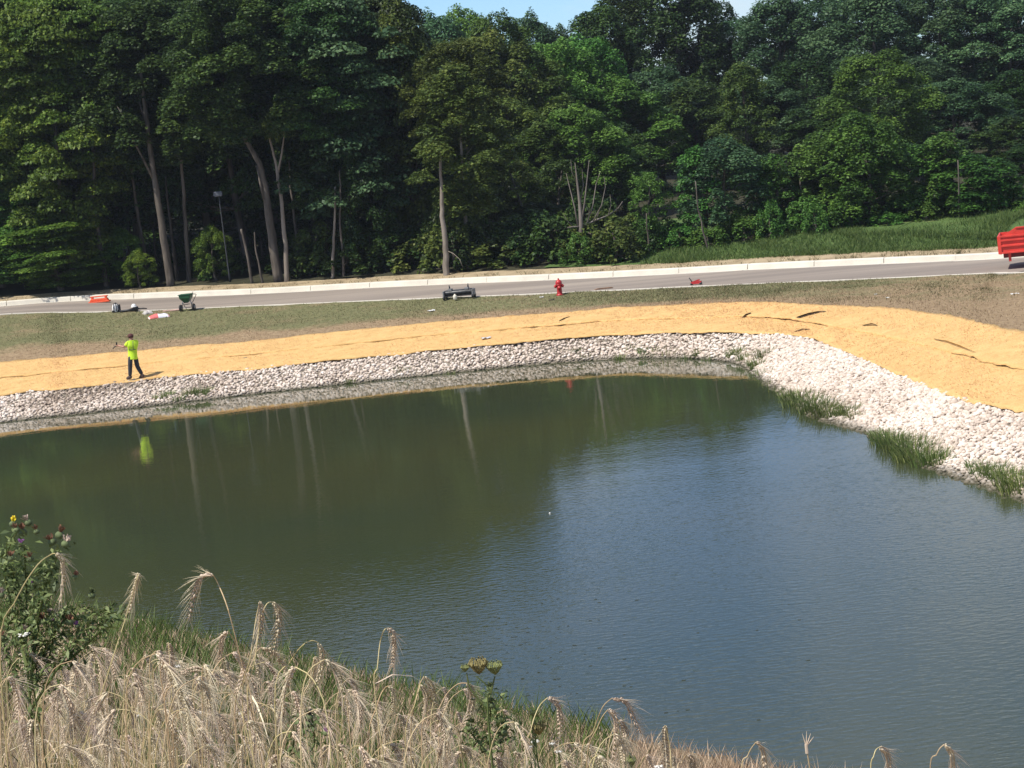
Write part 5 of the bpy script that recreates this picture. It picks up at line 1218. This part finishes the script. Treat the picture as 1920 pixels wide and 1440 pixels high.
HERO = [
 ([(0, 1215), (30, 1125), (68, 1062), (95, 1040)], [(104, 1038), (116, 1050), (119, 1085), (113, 1138)], 4.8, 'tall arching rye stalk, its ear hanging down in front of the thistle'),
 ([(150, 1440), (205, 1255), (240, 1145), (256, 1088)], [(260, 1076), (257, 1085), (250, 1112), (241, 1148)], 4.8, 'rye stalk with fan of long awns, ear folded straight back along its stem'),
 ([(475, 1330), (455, 1250), (430, 1150), (410, 1097)], [(399, 1078), (380, 1080), (365, 1112), (353, 1162)], 4.7, 'tallest free-standing rye stalk, ear drooping over open water'),
 ([(455, 1330), (470, 1230), (480, 1160)], [(487, 1127), (490, 1150), (488, 1182), (482, 1216)], 4.8, 'rye ear hanging straight, first of a close pair over the water'),
 ([(465, 1335), (478, 1240), (488, 1165), (500, 1133)], [(512, 1129), (522, 1148), (521, 1185), (511, 1226)], 4.85, 'heavier hooked rye ear, second of a close pair over the water'),
 ([(470, 1330), (458, 1260), (441, 1205)], [(427, 1184), (417, 1195), (414, 1215), (412, 1240)], 4.9, 'short hooked rye ear below the tallest free-standing stalk'),
 ([(470, 1400), (450, 1330)], [(428, 1285), (402, 1266), (370, 1254), (342, 1262)], 4.9, 'rye ear lying nearly level, pointing across the stalks'),
 ([(440, 1345), (462, 1270), (480, 1224)], [(490, 1214), (512, 1222), (530, 1246), (541, 1280)], 4.9, 'rye ear bowed in a wide quarter arc under the close pair'),
 ([(515, 1310), (545, 1240), (566, 1211), (585, 1201)], [(598, 1206), (604, 1225), (602, 1250), (595, 1280)], 4.9, 'rye ear at the end of a long thin arching stem'),
 ([(570, 1345), (580, 1280)], [(590, 1231), (594, 1245), (593, 1262), (589, 1282)], 5.0, 'small rye ear tucked beneath the long arching stem'),
 ([(704, 1310), (708, 1250), (713, 1203), (720, 1182)], [(727, 1177), (738, 1190), (739, 1218), (736, 1250)], 4.8, 'lone rye stalk standing clear of the others before open water'),
 ([(690, 1410), (708, 1320), (720, 1292)], [(730, 1286), (738, 1300), (738, 1318), (733, 1342)], 5.0, 'short rye ear below the lone clear-standing stalk'),
 ([(770, 1400), (782, 1300)], [(795, 1268), (806, 1282), (812, 1300), (818, 1322)], 5.0, 'rye ear of a tight bunch, leaning outward'),
 ([(760, 1400), (778, 1320)], [(788, 1284), (797, 1300), (798, 1318), (794, 1340)], 5.0, 'rye ear of a tight bunch, hanging straight'),
 ([(790, 1380), (815, 1345), (836, 1304), (858, 1283)], [(876, 1281), (886, 1298), (884, 1325), (876, 1365)], 4.9, 'rye ear on a long low arching stem beneath the seed heads of wild carrot'),
 ([(985, 1440), (995, 1370), (1010, 1326)], [(1027, 1308), (1044, 1318), (1050, 1345), (1048, 1390)], 4.8, 'heavy rye ear on a round hooped stem past the wild carrot'),
 ([(1090, 1432), (1112, 1372), (1130, 1326)], [(1148, 1309), (1172, 1316), (1186, 1342), (1198, 1372)], 4.8, 'rye ear with splayed awns, upper one of two hooped stalks'),
 ([(1100, 1450), (1122, 1360)], [(1140, 1330), (1153, 1344), (1155, 1375), (1150, 1420)], 4.85, 'rye ear hanging straight, lower one of two hooped stalks'),
 ([(1262, 1470), (1256, 1400)], [(1247, 1360), (1247, 1385), (1249, 1415), (1253, 1450)], 4.8, 'fat rye ear folded down its own stem near the bank foot'),
 ([(1272, 1470), (1278, 1430)], [(1289, 1414), (1297, 1422), (1300, 1438), (1302, 1458)], 4.8, 'little rye ear just beside the fat folded ear'),
 ([(1392, 1470), (1403, 1415)], [(1417, 1392), (1428, 1402), (1433, 1425), (1437, 1462)], 4.7, 'solitary hooked rye ear against open water, past the folded ears'),
 ([(1634, 1480), (1639, 1415)], [(1649, 1401), (1662, 1412), (1667, 1432), (1670, 1466)], 4.6, 'rye ear of the outermost pair, awns swept to one side'),
 ([(1745, 1470), (1757, 1413)], [(1770, 1396), (1783, 1410), (1787, 1435), (1790, 1474)], 4.6, 'outermost rye ear hanging from a smooth round hoop'),
 ([(168, 1330), (160, 1260), (152, 1215)], [(140, 1195), (128, 1196), (120, 1205), (110, 1222)], 5.0, 'rye ear bent sideways among the thistle leaves'),
 ([(325, 1390), (322, 1300)], [(316, 1204), (320, 1225), (318, 1250), (312, 1280)], 5.1, 'rye ear hanging between the thistle and the grassy bank'),
]
for h_ in HERO: rye_hero(*h_)
# ordinary stalks: eight shapes, copied over the bank
RYE = []
for k in range(8):
    g = random.Random(100 + k); H = 1.0; nod = g.uniform(0.02, 0.10); a = g.uniform(-1, 1) * 0.10
    st_ = smooth_path([(0, 0, 0), (a * .3, .01, .35), (a * .8, 0, .68), (a + .012, 0, .88), (a + nod * .5, 0, .955), (a + nod, 0, .975)], 16)
    b0 = st_[-1]; dl = g.uniform(.07, .10)
    er_ = smooth_path([b0, b0 + np.array([.009, 0, -.010]), b0 + np.array([.015 + nod * .1, .003, -dl * .5]), b0 + np.array([.012 + nod * .25 * g.uniform(-1, 1), .006, -dl])], 16)
    em, am = ear_meshes(er_, g); lf = leaf_blade(st_[5], g.uniform(0, 6.28), g.uniform(.15, .25), g.uniform(.7, 1.4))
    sm_ = stem_mesh(st_)
    for me_, mt in ((em, M_rye), (am, M_rye), (lf, M_rye), (sm_, M_ryestem)): me_.materials.append(mt)
    RYE.append((sm_, em, am, lf))
def top_line(px): return np.interp(px, [-80, 60, 250, 480, 560, 700, 850, 1000, 1200, 1400], [1180, 1190, 1200, 1225, 1250, 1300, 1315, 1350, 1395, 1425])
cnt = 0; tries = 0
while cnt < 250 and tries < 6000:
    tries += 1
    d = 4.3 + 3.8 * gr_.random() ** 1.2; px = gr_.uniform(-70, 1260); x = at_y(px, 1300, d).x
    z = near_z(x, d); h = gr_.uniform(.62, 1.02); tpx, tpy = to_px((x, d, z + h))
    if tpy < top_line(tpx) + 6 or tpy > 1475 or gr_.random() > 1.15 - px / 1700: continue
    k = gr_.randrange(8)
    e = empty('rye_stalk', (x, d, z - .01), 'dry straw-coloured rye stalk with nodding bearded ear in the crowded bank growth', 'rye', 'crowded rye stalks on the near bank', rz=gr_.uniform(-1.1, 1.1) + (math.pi if gr_.random() < .22 else 0))
    e.scale = (1, 1, h / .97); e.rotation_euler.x = gr_.uniform(-.10, .10); e.rotation_euler.y = gr_.uniform(-.10, .14)
    sm_, em, am, lf = RYE[k]
    for nm, me_ in (('stem', sm_), ('ear', em), ('leaf', lf)):
        o = bpy.data.objects.new(nm, me_); COL.objects.link(o); o.parent = e
        if nm == 'ear': ero = o
    o = bpy.data.objects.new('awns', am); COL.objects.link(o); o.parent = ero; o['kind'] = 'stuff'
    cnt += 1
# dry grass, bare stalks and green weeds (uncountable)
M_dry = leafmat('dry_grass', (0.15, 0.11, 0.06), (0.42, 0.325, 0.20), (0.74, 0.60, 0.40), trans=0.2, objvar=0.0, rough=0.65)
M_weed = leafmat('green_weed', (0.035, 0.065, 0.016), (0.07, 0.125, 0.028), (0.14, 0.20, 0.055), trans=0.3, objvar=0.0)
def bank_points(n, d0, d1, px0, px1, power=1.0):
    d = d0 + (d1 - d0) * rng.uniform(0, 1, n) ** power; px = rng.uniform(px0, px1, n)
    P = []
    for a, c in zip(d, px):
        x = at_y(c, 1250, a).x; s_ = x * N2.x + a * N2.y
        if s_ > S_EDGE - .2: continue
        P.append((x, a, near_z(x, a) - .02))
    return np.array(P)
P = bank_points(30000, 5.0, 44, -120, 1500, 1.15); P = P[np.array([nz(p[0], p[1], 1.1, 12) > -.22 or p[1] > 14 for p in P])]; n = len(P); dd_ = P[:, 1]
hgt = rng.uniform(.25, .62, n) * np.where(dd_ < 9, 1.0, 0.75) * np.where(dd_ > 22, 0.75, 1)
Q_ = bank_points(9000, 4.8, 30, 1500, 2900, 1.1); P = np.concatenate([P, Q_]); dd_ = P[:, 1]; n = len(P); hgt = np.concatenate([hgt, rng.uniform(.2, .45, len(Q_))])
o = blades('dry_grass', P, hgt, 0.0035 + 0.00045 * dd_, 0.45, M_dry, tint=np.clip(rng.normal(.5, .28, n), 0, 1), seg=3)
tag(o, 'thick dry tan grass covering the near bank', 'dry grass')
P = bank_points(2600, 4.2, 9, -120, 1250, 1.2); n = len(P)
o = blades('bare_stalks', P, rng.uniform(.45, .85, n), np.full(n, .0042), 0.28, M_ryestem, bend=.2, seg=3)
tag(o, 'thin bare leaning straw stalks among the rye', 'straw stalks')
P = bank_points(24000, 4.8, 42, -120, 1150, 1.2); k_ = np.array([nz(p[0], p[1], .55, 6) + .5 * nz(p[0], p[1], 1.6, 2) > .0 for p in P]); P = P[k_]; n = len(P)
o = blades('green_weeds', P, rng.uniform(.25, .62, n), 0.005 + 0.0006 * P[:, 1], 0.5, M_weed, seg=3)
tag(o, 'patches of green weeds low among the dry grass', 'weeds')

# --- thistle plants
M_thl = leafmat('thistle_leaf', (0.0510, 0.0800, 0.0270), (0.1105, 0.1520, 0.0510), (0.2210, 0.2640, 0.1050), trans=0.2, objvar=0.1)
M_brownfl = plain('brown_seed_head', (0.20, 0.095, 0.055), .9, var=.45, scale=60, bump=.6)
M_fluff = plain('thistle_fluff', (0.46, 0.36, 0.29), .95, var=.25, scale=60, bump=.6)
M_purple = plain('thistle_purple', (0.34, 0.13, 0.38), .8, var=.2, scale=60)
M_yellow = plain('yellow_petal', (0.80, 0.62, 0.02), .6, var=.1)
M_bud = plain('green_bud', (0.10, 0.13, 0.05), .8, var=.3, scale=50)
M_white_fl = plain('white_petal', (0.78, 0.76, 0.70), .7, var=.06)
def head(e, p, r_, mat, seed, up=Vector((0, 0, 1)), name='flower_head', fluff=True):
    """spiny base with a tuft of thin florets"""
    g = random.Random(seed); ax = up.to_track_quat('Z', 'Y').to_matrix()
    m = MB(); m.lathe([(0, -r_ * .3), (r_ * .75, 0), (r_ * .85, r_ * .55), (r_ * .5, r_ * 1.0), (0, r_ * 1.05)], 8, p, ax); h_ = m.build(name, M_bud if mat is not M_yellow else M_bud, e, True)
    m = MB()
    for k in range(26):
        a = g.uniform(0, 6.28); t_ = g.uniform(0, .75) if fluff else g.uniform(.6, 1.2)
        d = ax @ Vector((math.sin(t_) * math.cos(a), math.sin(t_) * math.sin(a), math.cos(t_))); q = Vector(p) + ax @ Vector((0, 0, r_ * .7)); s_ = d.cross(Vector((g.random(), g.random(), g.random()))).normalized() * r_ * .16
        L = r_ * g.uniform(1.0, 1.7); m.v += [tuple(q - s_ * .4), tuple(q + s_ * .4), tuple(q + d * L + s_), tuple(q + d * L - s_)]; b_ = len(m.v) - 4; m.f.append((b_, b_ + 1, b_ + 2, b_ + 3))
    m.build('florets', mat, h_)
def thistle(label, stems, d, leafn, heads, seed):
    g = np.random.default_rng(seed); b0 = at_y(*stems[0][0], d); z0 = near_z(b0.x, d); b0.z = z0
    e = empty('thistle', b0, label, 'thistle'); o0 = b0
    C, Nn, Sz = [], [], []
    for st_ in stems:
        P = [at_y(x, y, d + float(g.uniform(-.12, .12))) for x, y in st_]
        if st_ is stems[0]: P[0] = b0.copy()
        Q = smooth_path(P, 14); m = MB(); m.tube([tuple(Vector(q) - o0) for q in Q], [.0036 - .0022 * i / 13 for i in range(14)], 5); link('stem', tinted(m.mesh('stem'), .5), M_thl, e)
        L = len(Q)
        for i in range(leafn):
            q = Q[int(g.uniform(2, L - 1))]; a = g.uniform(0, 6.28); r_ = g.uniform(.004, .040)
            C.append(q - np.array(o0) + np.array([math.cos(a) * r_, math.sin(a) * r_, g.uniform(-.01, .02)])); Nn.append([math.cos(a) * .5 + g.normal(0, .4), math.sin(a) * .5 + g.normal(0, .4), .6]); Sz.append(g.uniform(.008, .021))
    V, F, T = leaves(np.array(C), np.array(Nn), np.array(Sz), g.uniform(0, 1, len(C)), wd=0.22); link('foliage', np_mesh('foliage', V, F, False, T), M_thl, e)
    for i, (x, y, r_, mt) in enumerate(heads):
        p = at_y(x, y, d + float(g.uniform(-.08, .02))) - o0; head(e, p, r_, mt, seed * 50 + i, Vector((g.uniform(-.4, .4), g.uniform(-.3, .1), 1)).normalized())
    return e
thistle('big bushy thistle with rusty brown and purple heads at the edge of the rye',
        [[(60, 1500), (55, 1300), (50, 1120), (45, 1020)], [(55, 1300), (70, 1180), (95, 1080), (112, 1030)], [(50, 1250), (25, 1150), (8, 1060), (30, 1000)], [(60, 1260), (100, 1190), (130, 1150)], [(55, 1320), (20, 1240), (-15, 1150)], [(58, 1330), (110, 1250), (150, 1190), (172, 1135)], [(52, 1230), (35, 1120), (20, 1060)], [(60, 1200), (80, 1120), (75, 1060)], [(100, 1260), (150, 1220), (200, 1170), (215, 1145)], [(55, 1300), (90, 1240), (105, 1160)]],
        4.9, 190, [(112, 1008, .013, M_brownfl), (100, 1020, .012, M_brownfl), (122, 1024, .012, M_fluff), (42, 1003, .013, M_brownfl), (32, 998, .010, M_brownfl), (55, 984, .011, M_fluff), (70, 1000, .009, M_brownfl), (22, 1050, .010, M_brownfl), (58, 1052, .010, M_brownfl), (85, 1168, .011, M_brownfl), (130, 1170, .011, M_brownfl), (95, 1160, .011, M_fluff), (38, 1024, .008, M_purple), (64, 1098, .007, M_purple), (146, 1176, .007, M_purple), (100, 1172, .007, M_purple), (172, 1120, .010, M_bud), (140, 1085, .008, M_brownfl), (3, 1120, .010, M_fluff), (48, 1190, .012, M_fluff), (24, 986, .010, M_yellow), (5, 1200, .011, M_brownfl)], 3)
thistle('slim dark thistle with closed buds rising below the wild carrot heads', [[(925, 1480), (922, 1420), (920, 1350), (918, 1300)], [(922, 1420), (895, 1390), (880, 1370)], [(922, 1400), (945, 1380), (942, 1350)]], 4.9, 110, [(918, 1294, .009, M_bud), (921, 1326, .010, M_bud), (945, 1376, .009, M_bud), (882, 1368, .008, M_bud)], 4)
thistle('withered thistle with black seed heads among dry grass', [[(575, 1480), (572, 1420), (570, 1360)], [(573, 1430), (550, 1400), (562, 1350)], [(573, 1420), (590, 1390), (582, 1345)]], 5.2, 50, [(562, 1345, .010, M_brownfl), (582, 1348, .011, M_metal_dk), (578, 1362, .011, M_metal_dk), (612, 1378, .009, M_purple)], 5)
# --- wild carrot with curled seed heads
def nest(e, p, r_, mat, seed, name='seed_head'):
    g = random.Random(seed); m = MB()
    for k in range(22):
        a = k / 22 * 6.283; d = Vector((math.cos(a), math.sin(a), 0))
        m.tube([p, p + d * r_ * g.uniform(.4, .55) + Vector((0, 0, r_ * .45)), p + d * r_ * g.uniform(.85, 1.08) + Vector((0, 0, r_ * 1.15)), p + d * r_ * g.uniform(.5, .85) + Vector((0, 0, r_ * g.uniform(1.5, 1.85)))], [r_ * .05, r_ * .07, r_ * .09, r_ * .06], 4)
    for k in range(40):
        a = g.uniform(0, 6.28); q = g.uniform(0, .75) * r_; m.lathe([(0, -r_ * .1), (r_ * .10, 0), (0, r_ * .12)], 4, p + Vector((math.cos(a) * q, math.sin(a) * q, r_ * g.uniform(.9, 1.5))))
    link(name, tinted(m.mesh(name), .6), mat, e)
M_olive = plain('olive_seed', (0.23, 0.19, 0.07), .85, var=.35, scale=80, bump=.5)
M_lime = plain('lime_umbel', (0.20, 0.22, 0.075), .8, var=.3, scale=80, bump=.5)
def carrot(label, base, stems, heads, d, seed):
    b0 = at_y(*base, d); b0.z = near_z(b0.x, d); e = empty('wild_carrot', b0, label, 'wild carrot')
    for st_ in stems:
        P = [at_y(x, y, d) for x, y in st_]
        P = [b0.copy()] + P if st_ is stems[0] else P
        m = MB(); Q = smooth_path(P, 12); m.tube([tuple(Vector(q) - b0) for q in Q], [.003 - .0015 * i / 11 for i in range(12)], 5); link('stem', tinted(m.mesh('stem'), .6), M_thl, e)
    for i, (x, y, r_, mt) in enumerate(heads): nest(e, at_y(x, y, d) - b0, r_, mt, seed + i)
carrot('wild carrot with two curled olive seed heads and a small green one', (915, 1480), [[(918, 1380), (920, 1300), (893, 1268)], [(920, 1300), (928, 1268)], [(905, 1320), (882, 1290), (875, 1262)]], [(899, 1264, .021, M_olive), (929, 1265, .018, M_lime), (873, 1260, .010, M_lime)], 4.8, 10)
carrot('wild carrot with a drooping brown seed head beside the hooped rye', (1000, 1490), [[(1003, 1430), (1006, 1380)], [(1004, 1400), (1003, 1350)]], [(1011, 1378, .017, M_olive), (1003, 1346, .010, M_lime)], 4.85, 20)
carrot('small wild carrot bud low beside the two hooped rye stalks', (1186, 1500), [[(1186, 1470), (1185, 1440)]], [(1185, 1436, .012, M_lime)], 4.8, 30)
def umbel(px, py, r_, d, label):
    p = at_y(px, py, d); zb = near_z(p.x, d); e = empty('white_flower', (p.x, d, zb), label, 'flower'); h = p.z - zb; g = random.Random(px)
    m = MB(); m.tube([(0, 0, 0), (.01, 0, h * .5), (0, 0, h)], [.003, .0025, .002], 5); link('stem', tinted(m.mesh('stem'), .6), M_thl, e)
    m = MB()
    for k in range(22):
        a = g.uniform(0, 6.28); q = r_ * math.sqrt(g.random()); m.lathe([(0, -.001), (r_ * .22, 0), (r_ * .2, r_ * .10), (0, r_ * .14)], 6, (math.cos(a) * q, math.sin(a) * q, h + g.uniform(-.2, .25) * r_))
    m.build('umbel', M_white_fl, e, True)
for i, (px, py, r_, d) in enumerate([(1003, 1391, .010, 4.9), (992, 1402, .009, 5.0), (1035, 1395, .007, 5.0), (1047, 1410, .007, 5.0), (345, 1312, .016, 7.5), (375, 1337, .013, 7.0), (260, 1342, .008, 7.0), (335, 1250, .016, 9.0), (1235, 1438, .010, 4.8), (455, 1338, .010, 6.0), (46, 1190, .012, 4.85)]):
    umbel(px, py, r_, d, ['white flower cluster beside the drooping wild carrot head', 'smaller white flower just under the carrot head', 'white blossom beside the hooped rye ear', 'lowest white blossom under the hooped rye ear', 'flat white flower head among dry grass on the bank', 'white flower sprig lower in the dry grass', 'tiny white bloom between rye ears and weeds', 'white flower head at the top of the green bank grass', 'white flower at the foot of the folded rye ear', 'white flower near the level-lying rye ear', 'white tuft of bloom in front of the big thistle'][i])
# dry sprig by itself at the water side
p = at_y(1512, 1400, 4.7); zb = near_z(p.x, 4.7); e = empty('dry_sprig', (p.x, 4.7, zb), 'single thin dry sprig with a split tip before open water', 'dry sprig')
m = MB(); h = p.z - zb; m.tube([(.03, 0, 0), (.02, 0, h * .6), (0, 0, h)], .0014, 5); link('stem', tinted(m.mesh('stem'), .5), M_ryestem, e)
m = MB()
for dx, dz in ((-.006, .03), (.012, .028), (.004, .034), (.018, .02)): m.tube([(0, 0, h), (dx * .6, 0, h + dz * .6), (dx, 0, h + dz)], [.0016, .001, .0004], 4)
m.tube([(0, 0, h - .015), (0, 0, h + .006)], .0035, 6); link('tip', tinted(m.mesh('tip'), .7), M_rye, e)

# ------------------------------------------------------------------ summer haze
m, n, l, b_ = new_mat('summer_haze'); n.remove(b_)
pv = n.new('ShaderNodeVolumePrincipled'); pv.inputs['Density'].default_value = 0.00016; pv.inputs['Color'].default_value = (0.80, 0.88, 1.0, 1); pv.inputs['Anisotropy'].default_value = 0.2
l.new(pv.outputs['Volume'], n['Material Output'].inputs['Volume'])
hz = MB(); hz.box((0, 170, 10.8), (420, 560, 30.4)); o = hz.build('haze', m); o['kind'] = 'stuff'; o['label'] = 'thin pale summer haze in the air over pond and wood'; o['category'] = 'haze'
